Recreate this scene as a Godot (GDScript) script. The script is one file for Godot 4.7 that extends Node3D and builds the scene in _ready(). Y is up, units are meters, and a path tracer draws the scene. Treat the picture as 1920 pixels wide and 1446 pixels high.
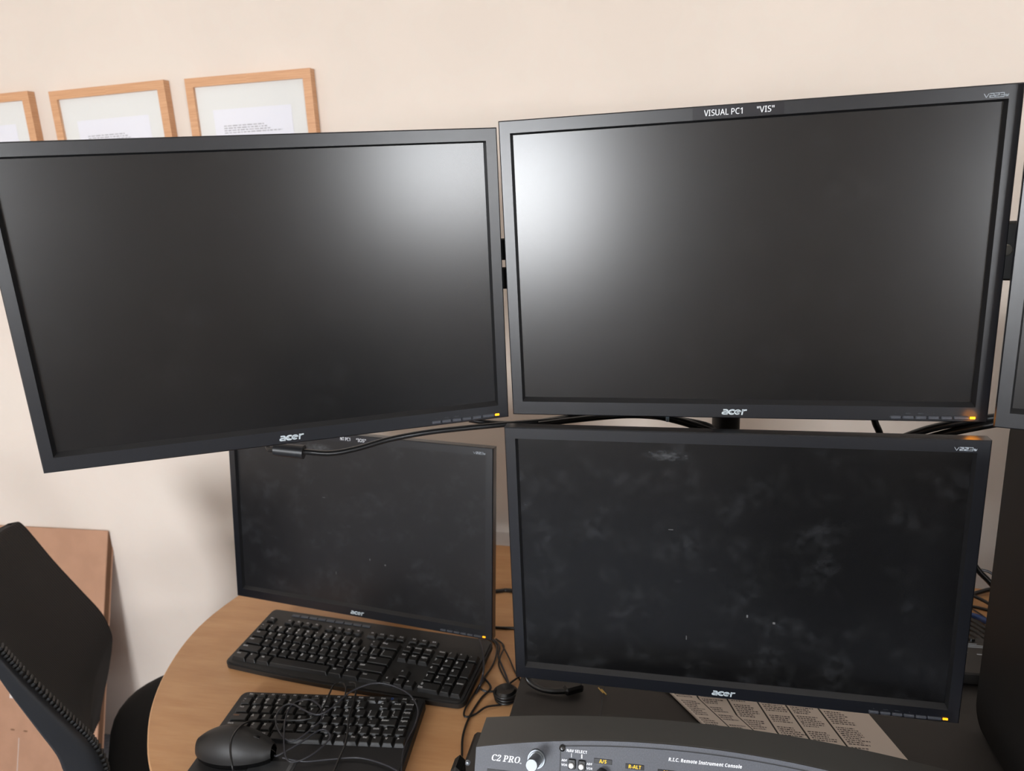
extends Node3D
# A corner of a flight-training room: five wide monitors, two keyboards and a console on a round-ended table.
# World: x along the far wall, y up, z towards the viewer; floor at y = 0; metres.

const CAM := Vector3(0, 1.505, 0)
const FOCAL := 1402.0            # focal length in pixels of the 1920 x 1446 frame
const CX := Vector3(0.97912, -0.04551, -0.19811)
const CY := Vector3(-0.00551, 0.96831, -0.2497)
const CZ := Vector3(0.2032, 0.24558, 0.94784)
const WALL_Z := -1.62
const TABLE_Y := 0.73
const BASE_Y := 0.82

var M := {}
var rng := RandomNumberGenerator.new()
var used := {}

func _ready() -> void:
	rng.seed = 20240611
	setup_camera_and_light()
	make_materials()
	build_room()
	build_table()
	build_monitors()
	build_monitor_stand()
	build_console()
	build_base_unit()
	build_tower()
	build_shade_cupboard()
	build_keyboards()
	build_mouse()
	build_chair()
	add_unseen_chair()
	build_carton()
	build_frames()
	build_cables()

# ---------------------------------------------------------------- camera, light
func setup_camera_and_light() -> void:
	var cam := Camera3D.new()
	cam.name = "camera"
	cam.transform = Transform3D(Basis(CX, CY, CZ).orthonormalized(), CAM)
	cam.fov = rad_to_deg(2.0 * atan(723.0 / FOCAL))
	cam.near = 0.02
	cam.far = 60.0
	var lens := CameraAttributesPhysical.new()
	lens.frustum_focal_length = 23.3
	lens.exposure_aperture = 7.0
	lens.frustum_focus_distance = 0.84
	cam.attributes = lens
	add_child(cam)
	cam.fov = rad_to_deg(2.0 * atan(723.0 / FOCAL))
	cam.current = true
	var env := Environment.new()
	env.background_mode = Environment.BG_SKY
	var sky := Sky.new()
	var sm := ProceduralSkyMaterial.new()
	sm.sky_top_color = Color(0.62, 0.74, 0.92)
	sm.sky_horizon_color = Color(0.88, 0.92, 0.97)
	sm.ground_horizon_color = Color(0.7, 0.72, 0.7)
	sm.ground_bottom_color = Color(0.4, 0.42, 0.38)
	sm.sky_energy_multiplier = 2.5
	sky.sky_material = sm
	env.sky = sky
	env.tonemap_mode = Environment.TONE_MAPPER_LINEAR
	env.tonemap_exposure = 1.04
	env.sdfgi_enabled = true
	env.ssao_enabled = true
	env.ssil_enabled = true
	var we := WorldEnvironment.new()
	we.name = "world_environment"
	we.environment = env
	add_child(we)
	# daylight entering by the two windows of the rear wall, one light the size of each pane
	for w in WINDOWS:
		var l := AreaLight3D.new()
		l.name = "daylight"
		l.area_size = Vector2(w[1] - w[0] - 0.1, w[3] - w[2] - 0.1)
		l.area_normalize_energy = false
		l.light_energy = w[4]
		l.light_color = Color(0.985, 0.992, 1.0)
		l.shadow_enabled = true
		l.area_range = 12.0
		l.position = Vector3((w[0] + w[1]) / 2.0, (w[2] + w[3]) / 2.0, REAR_Z - 0.02)
		add_child(l, true)

const REAR_Z := 2.6
const SIDE_L := -3.0
const SIDE_R := 3.5
const CEIL_Y := 2.7
# x0, x1, y0, y1, light
const WINDOWS := [[-1.75, -0.6, 1.1, 1.95, 11.0], [1.75, 2.9, 1.05, 1.68, 12.0]]

# ---------------------------------------------------------------- pixels to places
func ray(u: float, v: float) -> Vector3:
	return CX * ((u - 960.0) / FOCAL) - CY * ((v - 723.0) / FOCAL) - CZ

func on_y(u: float, v: float, y: float) -> Vector3:
	var r := ray(u, v)
	return CAM + r * ((y - CAM.y) / r.y)

func on_z(u: float, v: float, z: float) -> Vector3:
	var r := ray(u, v)
	return CAM + r * (z / r.z)

# ---------------------------------------------------------------- materials
func noise_tex(freq: float, seed_: int, a: Color, b: Color, size := 512, octaves := 4, lo := 0.25, hi := 0.75) -> NoiseTexture2D:
	var n := FastNoiseLite.new()
	n.noise_type = FastNoiseLite.TYPE_SIMPLEX_SMOOTH
	n.frequency = freq
	n.seed = seed_
	n.fractal_octaves = octaves
	var t := NoiseTexture2D.new()
	t.width = size
	t.height = size
	t.seamless = true
	t.noise = n
	var g := Gradient.new()
	g.set_color(0, a)
	g.set_color(1, b)
	g.set_offset(0, lo)
	g.set_offset(1, hi)
	t.color_ramp = g
	return t

func mat(nm: String, c: Color, rough := 0.5, metal := 0.0, spec := 0.5) -> StandardMaterial3D:
	var m := StandardMaterial3D.new()
	m.resource_name = nm
	m.albedo_color = c
	m.roughness = rough
	m.metallic = metal
	m.metallic_specular = spec
	M[nm] = m
	return m

func triplanar(m: StandardMaterial3D, tex: Texture2D, s: float, world := false) -> void:
	m.albedo_texture = tex
	m.uv1_triplanar = true
	m.uv1_world_triplanar = world
	m.uv1_scale = Vector3(s, s, s)

func grain(m: StandardMaterial3D, freq: float, height: float, s: float, seed_ := 5) -> void:
	var n := FastNoiseLite.new()
	n.frequency = freq
	n.seed = seed_
	n.fractal_octaves = 2
	var t := NoiseTexture2D.new()
	t.width = 256
	t.height = 256
	t.seamless = true
	t.noise = n
	t.as_normal_map = true
	t.bump_strength = 4.0
	m.normal_enabled = true
	m.normal_texture = t
	m.normal_scale = height
	m.uv1_triplanar = true
	m.uv1_scale = Vector3(s, s, s)

func wood_image(w: int, h: int, base: Color, dark: Color, sd: int, fx: float, fy: float) -> ImageTexture:
	var n := FastNoiseLite.new()
	n.seed = sd
	n.frequency = 1.0
	n.fractal_octaves = 4
	var n2 := FastNoiseLite.new()
	n2.seed = sd + 7
	n2.frequency = 1.0
	var im := Image.create(w, h, false, Image.FORMAT_RGB8)
	for y in h:
		for x in w:
			var a := n.get_noise_2d(x * fx, y * fy) * 0.5 + 0.5
			var b := n2.get_noise_2d(x * fx * 3.0, y * fy * 7.0) * 0.5 + 0.5
			im.set_pixel(x, y, base.lerp(dark, clampf(a * 0.75 + b * 0.35 - 0.1, 0.0, 1.0)))
	return ImageTexture.create_from_image(im)

func make_materials() -> void:
	var m := mat("wall_paint", Color.WHITE, 0.75)
	triplanar(m, noise_tex(0.006, 3, Color(0.872, 0.822, 0.775), Color(0.89, 0.84, 0.793), 512, 5), 0.5, true)
	m = mat("ceiling_paint", Color(0.9, 0.89, 0.87), 0.9)
	m = mat("carpet", Color.WHITE, 1.0)
	triplanar(m, noise_tex(0.08, 9, Color(0.50, 0.52, 0.56), Color(0.59, 0.61, 0.65), 512, 3), 1.2, true)
	mat("window_white", Color(0.88, 0.88, 0.87), 0.4)
	m = mat("window_glass", Color(1, 1, 1, 0.05), 0.02)
	m.transparency = BaseMaterial3D.TRANSPARENCY_ALPHA
	m = mat("table_beech", Color.WHITE, 0.42)
	m.albedo_texture = wood_image(768, 512, Color(0.80, 0.62, 0.44), Color(0.70, 0.50, 0.325), 11, 0.006, 0.045)
	m.uv1_triplanar = true
	m.uv1_scale = Vector3(1.1, 1.1, 1.1)
	mat("table_edge", Color(0.85, 0.68, 0.50), 0.4)
	mat("table_metal", Color(0.22, 0.22, 0.23), 0.4, 0.6)
	m = mat("bezel", Color(0.05, 0.058, 0.08), 0.31, 0.0, 0.55)
	grain(m, 0.3, 0.05, 26.0)
	mat("lip", Color(0.10, 0.10, 0.105), 0.35)
	m = mat("shell", Color(0.085, 0.086, 0.09), 0.5)
	m = mat("lcd", Color.WHITE, 0.25, 0.0, 0.55)
	m.albedo_texture = smudge_image(31)
	m = mat("lcd_dusty", Color.WHITE, 0.26, 0.0, 0.5)
	m.albedo_texture = smudge_image(77, true)
	m = mat("lcd_reflect_dusty", Color.WHITE, 0.3, 0.0, 0.5)
	m.albedo_texture = smudge_image(131, true, 0.085)  # lighter base grey stands in for the reflected lit wall, dust marks over it
	mat("button", Color(0.24, 0.25, 0.275), 0.34)
	mat("print_grey", Color(0.62, 0.65, 0.68), 0.5)
	mat("logo_silver", Color(0.74, 0.78, 0.80), 0.35, 0.2)
	mat("print_dim", Color(0.24, 0.25, 0.27), 0.5)
	mat("tape_black", Color(0.10, 0.10, 0.12), 0.28)
	mat("print_white", Color(0.93, 0.94, 0.96), 0.5)
	m = mat("amber", Color(0.95, 0.65, 0.1), 0.4)
	m.emission_enabled = true
	m.emission = Color(1.0, 0.62, 0.06)
	m.emission_energy_multiplier = 1.5
	mat("black_steel", Color(0.045, 0.045, 0.047), 0.45)
	mat("steel_knob", Color(0.75, 0.74, 0.70), 0.3, 0.7)
	mat("cable", Color(0.06, 0.062, 0.066), 0.32)
	mat("cable_thin", Color(0.16, 0.16, 0.18), 0.38)
	mat("cable_blue", Color(0.05, 0.22, 0.45), 0.4)
	mat("tie", Color(0.55, 0.62, 0.68), 0.4)
	m = mat("hood", Color(0.30, 0.29, 0.275), 0.62)
	grain(m, 0.3, 0.06, 26.0)
	m = mat("panel_grey", Color.WHITE, 0.5)
	triplanar(m, noise_tex(0.3, 21, Color(0.275, 0.285, 0.31), Color(0.335, 0.345, 0.375), 256, 3), 9.0)
	mat("groove", Color(0.2, 0.205, 0.215), 0.6)
	mat("aluminium", Color(0.50, 0.52, 0.54), 0.38, 0.7)
	mat("black_gloss", Color(0.03, 0.03, 0.032), 0.25)
	mat("white_cap", Color(0.92, 0.92, 0.92), 0.4)
	mat("display_black", Color(0.03, 0.035, 0.06), 0.3)
	mat("print_yellow", Color(1.0, 0.80, 0.05), 0.5)
	m = mat("base_black", Color(0.165, 0.157, 0.15), 0.6)
	grain(m, 0.3, 0.06, 26.0)
	mat("tower_black", Color(0.052, 0.051, 0.05), 0.6, 0.0, 0.4)
	mat("cupboard_grey", Color(0.27, 0.275, 0.28), 0.5)
	mat("paper_white", Color(0.93, 0.93, 0.95), 0.8)
	mat("mat_board", Color(0.885, 0.885, 0.872), 0.9)
	m = mat("paper_print", Color.WHITE, 0.75)
	m.albedo_texture = paper_image(340, 480, 5, Color(0.905, 0.905, 0.935), Color(0.5, 0.5, 0.53), 0.22)
	m = mat("manual_print", Color.WHITE, 0.8)
	m.albedo_texture = manual_image()
	m = mat("frame_oak", Color.WHITE, 0.5)
	m.albedo_texture = wood_image(256, 256, Color(0.88, 0.69, 0.53), Color(0.74, 0.53, 0.37), 41, 0.01, 0.12)
	m.uv1_triplanar = true
	m.uv1_scale = Vector3(3, 9, 3)
	m = mat("frame_glass", Color(1, 1, 1, 0.06), 0.05)
	m.transparency = BaseMaterial3D.TRANSPARENCY_ALPHA
	m = mat("keyboard_body", Color(0.12, 0.117, 0.113), 0.5)
	mat("keyboard_body_dark", Color(0.075, 0.076, 0.082), 0.5)
	mat("key", Color(0.095, 0.093, 0.092), 0.42)
	mat("key_legend", Color(0.72, 0.72, 0.72), 0.6)
	mat("legend_orange", Color(0.55, 0.4, 0.28), 0.6)
	mat("legend_blue", Color(0.12, 0.26, 0.5), 0.5)
	mat("media_key", Color(0.23, 0.25, 0.28), 0.4)
	mat("touchpad", Color(0.17, 0.175, 0.18), 0.4)
	mat("touchpad_strip", Color(0.3, 0.3, 0.3), 0.5)
	mat("mouse_black", Color(0.085, 0.08, 0.077), 0.5)
	mat("chair_mesh", Color(0.06, 0.058, 0.057), 0.8)
	mat("chair_backing", Color(0.27, 0.235, 0.215), 0.9)
	mat("chair_frame", Color(0.085, 0.09, 0.10), 0.42)
	mat("chair_trim", Color(0.035, 0.035, 0.037), 0.5)
	m = mat("chair_fabric", Color(0.045, 0.045, 0.047), 0.95)
	m = mat("carton", Color.WHITE, 0.85)
	triplanar(m, noise_tex(0.02, 51, Color(0.70, 0.535, 0.43), Color(0.72, 0.552, 0.445), 512, 5), 1.5)
	mat("carton_edge", Color(0.46, 0.33, 0.24), 0.9)
	mat("sticker_white", Color(0.85, 0.82, 0.8), 0.6)
	mat("sticker_green", Color(0.62, 0.64, 0.55), 0.6)
	mat("sticker_red", Color(0.78, 0.28, 0.25), 0.6)
	mat("gold", Color(0.8, 0.68, 0.4), 0.3, 0.8)

# faint dust, wipe marks and finger smears on the matt screen film
func smudge_image(sd: int, heavy := false, base := 0.022) -> ImageTexture:
	var w := 512
	var h := 320
	var n := FastNoiseLite.new()
	n.seed = sd
	n.frequency = 0.012
	n.fractal_octaves = 4
	var n2 := FastNoiseLite.new()
	n2.seed = sd + 1
	n2.frequency = 0.05
	n2.fractal_octaves = 3
	var r := RandomNumberGenerator.new()
	r.seed = sd
	var marks := []
	for i in (34 if heavy else 16):
		marks.append([r.randf() * w, r.randf() * h, r.randf_range(1.0, 7.0), r.randf_range(-1.2, 1.2), r.randf_range(4.0, 34.0), r.randf_range(0.3, 1.0)])
	var im := Image.create(w, h, false, Image.FORMAT_RGB8)
	for y in h:
		for x in w:
			var a := clampf(n.get_noise_2d(x, y * 1.2) * 1.7 + (0.12 if heavy else -0.1), 0.0, 1.0) * clampf(n2.get_noise_2d(x, y) * 1.3 + 0.55, 0.0, 1.0)
			im.set_pixel(x, y, Color(base, base, base * 1.08).lerp(Color(0.17, 0.175, 0.185), a * (0.62 if heavy else 0.3)))
	for k in marks:
		var d := Vector2(cos(k[3]), sin(k[3]))
		var steps := int(k[4])
		for s in steps:
			var c := Vector2(k[0], k[1]) + d * (s - steps / 2.0)
			var hw: float = k[2] * 0.35 * (1.0 - absf(s - steps / 2.0) / (steps / 2.0 + 1.0))
			for t in range(-int(hw) - 1, int(hw) + 2):
				var q := c + Vector2(-d.y, d.x) * t
				if q.x >= 0 and q.y >= 0 and q.x < w and q.y < h and n2.get_noise_2d(q.x * 3.0, q.y * 3.0) > -0.1:
					im.set_pixel(int(q.x), int(q.y), im.get_pixel(int(q.x), int(q.y)).lerp(Color(0.3, 0.31, 0.33), 0.16 * k[5]))
	if heavy:
		for q in [[0.55, 0.69, 2, 4], [0.61, 0.71, 3, 3], [0.41, 0.80, 1, 6], [0.365, 0.35, 6, 1], [0.46, 0.50, 9, 5], [0.38, 0.56, 8, 4]]:   # flecks and dabs
			for dy in q[3]:
				for dx in q[2]:
					var px: int = int(q[0] * w) + dx
					var py: int = int(q[1] * h) + dy
					im.set_pixel(px, py, im.get_pixel(px, py).lerp(Color(0.5, 0.5, 0.5), 0.75 if q[2] * q[3] < 12 else 0.12))
		for y in range(10, 26):   # the pale wipe mark near the top edge
			for x in range(150, 215):
				var e := Vector2((x - 182.0) / 32.0, (y - 17.0) / 8.0).length() + n2.get_noise_2d(x * 2.0, y * 4.0) * 0.5
				if e < 1.0:
					im.set_pixel(x, y, im.get_pixel(x, y).lerp(Color(0.34, 0.35, 0.36), 0.7 * (1.0 - e)))
	return ImageTexture.create_from_image(im)

# rows of illegible small print
func paper_image(w: int, h: int, sd: int, bg: Color, ink: Color, top: float) -> ImageTexture:
	var im := Image.create(w, h, false, Image.FORMAT_RGB8)
	im.fill(bg)
	var r := RandomNumberGenerator.new()
	r.seed = sd
	var y := int(h * top * 0.6)
	while y < h - 30:
		for line in r.randi_range(2, 4):
			var x := int(w * 0.12)
			var end := int(w * r.randf_range(0.62, 0.9))
			while x < end:
				var word := r.randi_range(7, 22)
				im.fill_rect(Rect2i(x, y, mini(word, end - x), 4), bg.lerp(ink, r.randf_range(0.55, 0.85)))
				x += word + 4
			y += 9
		y += 16
	return ImageTexture.create_from_image(im)

func manual_image() -> ImageTexture:
	var w := 1024
	var h := 512
	var bg := Color(0.86, 0.81, 0.765)
	var im := Image.create(w, h, false, Image.FORMAT_RGB8)
	im.fill(bg)
	var r := RandomNumberGenerator.new()
	r.seed = 8
	var cols := [20, 190, 345, 500, 640, 800]
	for i in cols.size():
		var x0: int = cols[i]
		if i > 0:
			im.fill_rect(Rect2i(x0 - 22, 0, 9, h), Color(0.18, 0.15, 0.13))
		var y := 8
		while y < h - 10:
			var lines := r.randi_range(3, 9)
			for k in lines:
				var x := x0
				var end := x0 + r.randi_range(70, 120)
				while x < end:
					var word := r.randi_range(5, 18)
					im.fill_rect(Rect2i(x, y, mini(word, end - x), 5), bg.lerp(Color(0.2, 0.17, 0.16), r.randf_range(0.6, 0.95)))
					x += word + 4
				y += 10
			y += r.randi_range(6, 22)
	im.fill_rect(Rect2i(0, 300, w, 12), bg)
	return ImageTexture.create_from_image(im)

# ---------------------------------------------------------------- mesh helpers
func st_new() -> SurfaceTool:
	var st := SurfaceTool.new()
	st.begin(Mesh.PRIMITIVE_TRIANGLES)
	return st

func tri(st: SurfaceTool, a: Vector3, b: Vector3, c: Vector3, out: Vector3) -> void:
	var n := (b - a).cross(c - a)
	if n.length_squared() < 1e-18:
		return
	if n.dot(out) < 0.0:
		var k := b
		b = c
		c = k
		n = -n
	n = n.normalized()
	for v in [a, c, b]:
		st.set_normal(n)
		st.add_vertex(v)

func quad(st: SurfaceTool, a: Vector3, b: Vector3, c: Vector3, d: Vector3, out: Vector3) -> void:
	tri(st, a, b, c, out)
	tri(st, a, c, d, out)

# chamfered box, optionally narrowed at the top (y+)
func cbox(st: SurfaceTool, size: Vector3, bev: float, at := Transform3D.IDENTITY, taper := Vector2.ZERO) -> void:
	var h := size / 2.0
	var c := minf(bev, minf(h.x, minf(h.y, h.z)) * 0.95)
	var P := func(sx: int, sy: int, sz: int, axis: int) -> Vector3:
		var p := Vector3(sx * (h.x - c), sy * (h.y - c), sz * (h.z - c))
		if axis == 0: p.x = sx * h.x
		if axis == 1: p.y = sy * h.y
		if axis == 2: p.z = sz * h.z
		if sy > 0:
			p.x -= sx * taper.x
			p.z -= sz * taper.y
		return at * p
	var o := at.basis
	for s in [-1, 1]:
		quad(st, P.call(s, -1, -1, 0), P.call(s, 1, -1, 0), P.call(s, 1, 1, 0), P.call(s, -1, 1, 0), o * Vector3(s, 0, 0))
		quad(st, P.call(-1, s, -1, 1), P.call(1, s, -1, 1), P.call(1, s, 1, 1), P.call(-1, s, 1, 1), o * Vector3(0, s, 0))
		quad(st, P.call(-1, -1, s, 2), P.call(1, -1, s, 2), P.call(1, 1, s, 2), P.call(-1, 1, s, 2), o * Vector3(0, 0, s))
	for a in [-1, 1]:
		for b in [-1, 1]:
			quad(st, P.call(a, b, -1, 0), P.call(a, b, 1, 0), P.call(a, b, 1, 1), P.call(a, b, -1, 1), o * Vector3(a, b, 0))
			quad(st, P.call(a, -1, b, 0), P.call(a, 1, b, 0), P.call(a, 1, b, 2), P.call(a, -1, b, 2), o * Vector3(a, 0, b))
			quad(st, P.call(-1, a, b, 1), P.call(1, a, b, 1), P.call(1, a, b, 2), P.call(-1, a, b, 2), o * Vector3(0, a, b))
			for d in [-1, 1]:
				tri(st, P.call(a, b, d, 0), P.call(a, b, d, 1), P.call(a, b, d, 2), o * Vector3(a, b, d))

func box_mesh(size: Vector3, bev: float, centre := Vector3.ZERO) -> ArrayMesh:
	var st := st_new()
	cbox(st, size, bev, Transform3D(Basis.IDENTITY, centre))
	return st.commit()

# smooth grid; rows of points, normals from neighbours, "out" tells which side faces outwards at each point
func grid(st: SurfaceTool, rows: Array, wrap: bool, out: Callable) -> void:
	var nr := rows.size()
	var nc: int = rows[0].size()
	var N := []
	for i in nr:
		var line := []
		for j in nc:
			var du: Vector3 = rows[mini(i + 1, nr - 1)][j] - rows[maxi(i - 1, 0)][j]
			var j0 := (j - 1 + nc) % nc if wrap else maxi(j - 1, 0)
			var j1 := (j + 1) % nc if wrap else mini(j + 1, nc - 1)
			var dv: Vector3 = rows[i][j1] - rows[i][j0]
			var n := du.cross(dv)
			var o: Vector3 = out.call(rows[i][j])
			n = n.normalized() if n.length_squared() > 1e-18 else o.normalized()
			line.append(n if n.dot(o) >= 0.0 else -n)
		N.append(line)
	for i in nr - 1:
		for j in (nc if wrap else nc - 1):
			var k := (j + 1) % nc
			smooth_tri(st, [rows[i][j], rows[i + 1][j], rows[i + 1][k]], [N[i][j], N[i + 1][j], N[i + 1][k]])
			smooth_tri(st, [rows[i][j], rows[i + 1][k], rows[i][k]], [N[i][j], N[i + 1][k], N[i][k]])

func smooth_tri(st: SurfaceTool, p: Array, n: Array) -> void:
	var f: Vector3 = (p[1] - p[0]).cross(p[2] - p[0])
	if f.length_squared() < 1e-20:
		return
	var order := [0, 2, 1] if f.dot(n[0] + n[1] + n[2]) > 0.0 else [0, 1, 2]
	for k in order:
		st.set_normal(n[k])
		st.add_vertex(p[k])

func tube(st: SurfaceTool, path: Array, radius: float, sides := 8, end_radius := -1.0) -> void:
	var rings := []
	var side := Vector3.UP
	var n := path.size()
	for i in n:
		var d: Vector3 = (path[mini(i + 1, n - 1)] - path[maxi(i - 1, 0)]).normalized()
		if i == 0:
			side = d.cross(Vector3.UP if absf(d.y) < 0.9 else Vector3.RIGHT).normalized()
		side = (side - d * side.dot(d)).normalized()
		var up := d.cross(side)
		var r := radius if end_radius < 0.0 else lerpf(radius, end_radius, float(i) / (n - 1))
		var ring := []
		for k in sides:
			var a := TAU * k / sides
			ring.append(path[i] + (side * cos(a) + up * sin(a)) * r)
		rings.append(ring)
	for i in n - 1:
		for k in sides:
			var k2 := (k + 1) % sides
			var ps := [rings[i][k], rings[i + 1][k], rings[i + 1][k2], rings[i][k2]]
			var ns := [(ps[0] - path[i]).normalized(), (ps[1] - path[i + 1]).normalized(), (ps[2] - path[i + 1]).normalized(), (ps[3] - path[i]).normalized()]
			smooth_tri(st, [ps[0], ps[1], ps[2]], [ns[0], ns[1], ns[2]])
			smooth_tri(st, [ps[0], ps[2], ps[3]], [ns[0], ns[2], ns[3]])
	for e in [0, n - 1]:
		var d: Vector3 = path[0] - path[1] if e == 0 else path[n - 1] - path[n - 2]
		for k in range(1, sides - 1):
			tri(st, rings[e][0], rings[e][k], rings[e][k + 1], d)

func spline(pts: Array, per := 8) -> Array:
	var out := []
	var n := pts.size()
	for i in n - 1:
		var a: Vector3 = pts[maxi(i - 1, 0)]
		var b: Vector3 = pts[i]
		var c: Vector3 = pts[i + 1]
		var d: Vector3 = pts[mini(i + 2, n - 1)]
		for k in per:
			out.append(b.cubic_interpolate(c, a, d, float(k) / per))
	out.append(pts[n - 1])
	return out

# profile: [radius, height] pairs turned about the y axis of "at"
func lathe(st: SurfaceTool, prof: Array, seg: int, at := Transform3D.IDENTITY, squash := 1.0) -> void:
	for i in prof.size() - 1:
		var a: Array = prof[i]
		var b: Array = prof[i + 1]
		var slope := Vector2(b[1] - a[1], -(b[0] - a[0])).normalized()
		for k in seg:
			var P := []
			var Nn := []
			for q in [[a, k], [b, k], [b, k + 1], [a, k + 1]]:
				var t: float = TAU * q[1] / seg
				P.append(at * Vector3(q[0][0] * cos(t), q[0][1], q[0][0] * sin(t) * squash))
				var nn := Vector3(cos(t) * slope.x, slope.y, sin(t) * slope.x)
				Nn.append((at.basis * nn).normalized())
			smooth_tri(st, [P[0], P[1], P[2]], [Nn[0], Nn[1], Nn[2]])
			smooth_tri(st, [P[0], P[2], P[3]], [Nn[0], Nn[2], Nn[3]])

# polygon in the xy plane of "at", pulled from z0 to z1
func extrude(st: SurfaceTool, poly: PackedVector2Array, z0: float, z1: float, at := Transform3D.IDENTITY, cap_back := true) -> void:
	var idx := Geometry2D.triangulate_polygon(poly)
	var b := at.basis
	for i in range(0, idx.size(), 3):
		var t := [poly[idx[i]], poly[idx[i + 1]], poly[idx[i + 2]]]
		tri(st, at * Vector3(t[0].x, t[0].y, z1), at * Vector3(t[1].x, t[1].y, z1), at * Vector3(t[2].x, t[2].y, z1), b * Vector3(0, 0, signf(z1 - z0)))
		if cap_back:
			tri(st, at * Vector3(t[0].x, t[0].y, z0), at * Vector3(t[1].x, t[1].y, z0), at * Vector3(t[2].x, t[2].y, z0), b * Vector3(0, 0, signf(z0 - z1)))
	var cw := Geometry2D.is_polygon_clockwise(poly)
	for i in poly.size():
		var p := poly[i]
		var q := poly[(i + 1) % poly.size()]
		var e := q - p
		var o := Vector3(-e.y, e.x, 0) if cw else Vector3(e.y, -e.x, 0)
		quad(st, at * Vector3(p.x, p.y, z0), at * Vector3(q.x, q.y, z0), at * Vector3(q.x, q.y, z1), at * Vector3(p.x, p.y, z1), b * o)

func round_rect(w: float, h: float, r: float, n := 5) -> PackedVector2Array:
	var out := PackedVector2Array()
	for c in [[1, 1, 0.0], [-1, 1, PI / 2], [-1, -1, PI], [1, -1, PI * 1.5]]:
		for k in n + 1:
			var a: float = c[2] + PI / 2 * k / n
			out.append(Vector2(c[0] * (w / 2 - r) + cos(a) * r, c[1] * (h / 2 - r) + sin(a) * r))
	return out

# lettering as a flat raised mesh, centred on its width, base line at y = 0; slant leans it over
func letters(txt: String, height: float, font_name := "Droid Sans", weight := 400, stretch := 1.0, slant := 0.0, depth := 0.0002) -> ArrayMesh:
	var f := SystemFont.new()
	f.font_names = PackedStringArray([font_name])
	f.font_weight = weight
	var t := TextMesh.new()
	t.font = f
	t.font_size = 48
	t.pixel_size = 0.01
	t.depth = 0.01
	t.curve_step = 2.0
	t.text = txt
	t.horizontal_alignment = HORIZONTAL_ALIGNMENT_CENTER
	t.vertical_alignment = VERTICAL_ALIGNMENT_CENTER
	var s := height / (0.48 * 0.714)
	var st := st_new()
	st.append_from(t, 0, Transform3D(Basis(Vector3(s * stretch, 0, 0), Vector3(s * slant, s, 0), Vector3(0, 0, depth / 0.01)), Vector3(0, 0, depth / 2.0)))
	return st.commit()

# flat strokes of a given width: lists of 2D points
func strokes(st: SurfaceTool, lines: Array, width: float, depth: float, at: Transform3D) -> void:
	for l in lines:
		for poly in Geometry2D.offset_polyline(PackedVector2Array(l), width / 2.0, Geometry2D.JOIN_MITER, Geometry2D.END_BUTT):
			if not Geometry2D.is_polygon_clockwise(poly):
				extrude(st, poly, 0.0, depth, at)

# ---------------------------------------------------------------- scene helpers
func unique(n: String) -> String:
	if not used.has(n):
		used[n] = 0
		return n
	used[n] += 1
	return "%s_%03d" % [n, used[n]]

func tag(o: Node, label: String, category: String, group := "") -> void:
	o.set_meta("label", label)
	o.set_meta("category", category)
	if group:
		o.set_meta("group", group)

func thing(n: String, label: String, category: String, at := Transform3D.IDENTITY, group := "") -> Node3D:
	var o := Node3D.new()
	o.name = unique(n)
	o.transform = at
	add_child(o)
	tag(o, label, category, group)
	return o

func put(parent: Node, n: String, mesh: Mesh, m: String, at := Transform3D.IDENTITY) -> MeshInstance3D:
	var o := MeshInstance3D.new()
	o.name = unique(n) if parent == self else n
	o.mesh = mesh
	o.material_override = M[m]
	o.transform = at
	parent.add_child(o, true)
	return o

func struct(n: String, mesh: Mesh, m: String) -> MeshInstance3D:
	var o := put(self, n, mesh, m)
	o.set_meta("kind", "structure")
	return o

func off(p: Vector3) -> Transform3D:
	return Transform3D(Basis.IDENTITY, p)

func face(x: Vector3, y: Vector3, origin: Vector3) -> Transform3D:
	var xx := x.normalized()
	var yy := (y - xx * y.dot(xx)).normalized()
	return Transform3D(Basis(xx, yy, xx.cross(yy)), origin)

# ---------------------------------------------------------------- room
func slab(x0: float, x1: float, y0: float, y1: float, z0: float, z1: float) -> ArrayMesh:
	return box_mesh(Vector3(x1 - x0, y1 - y0, z1 - z0), 0.0005, Vector3((x0 + x1) / 2, (y0 + y1) / 2, (z0 + z1) / 2))

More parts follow.
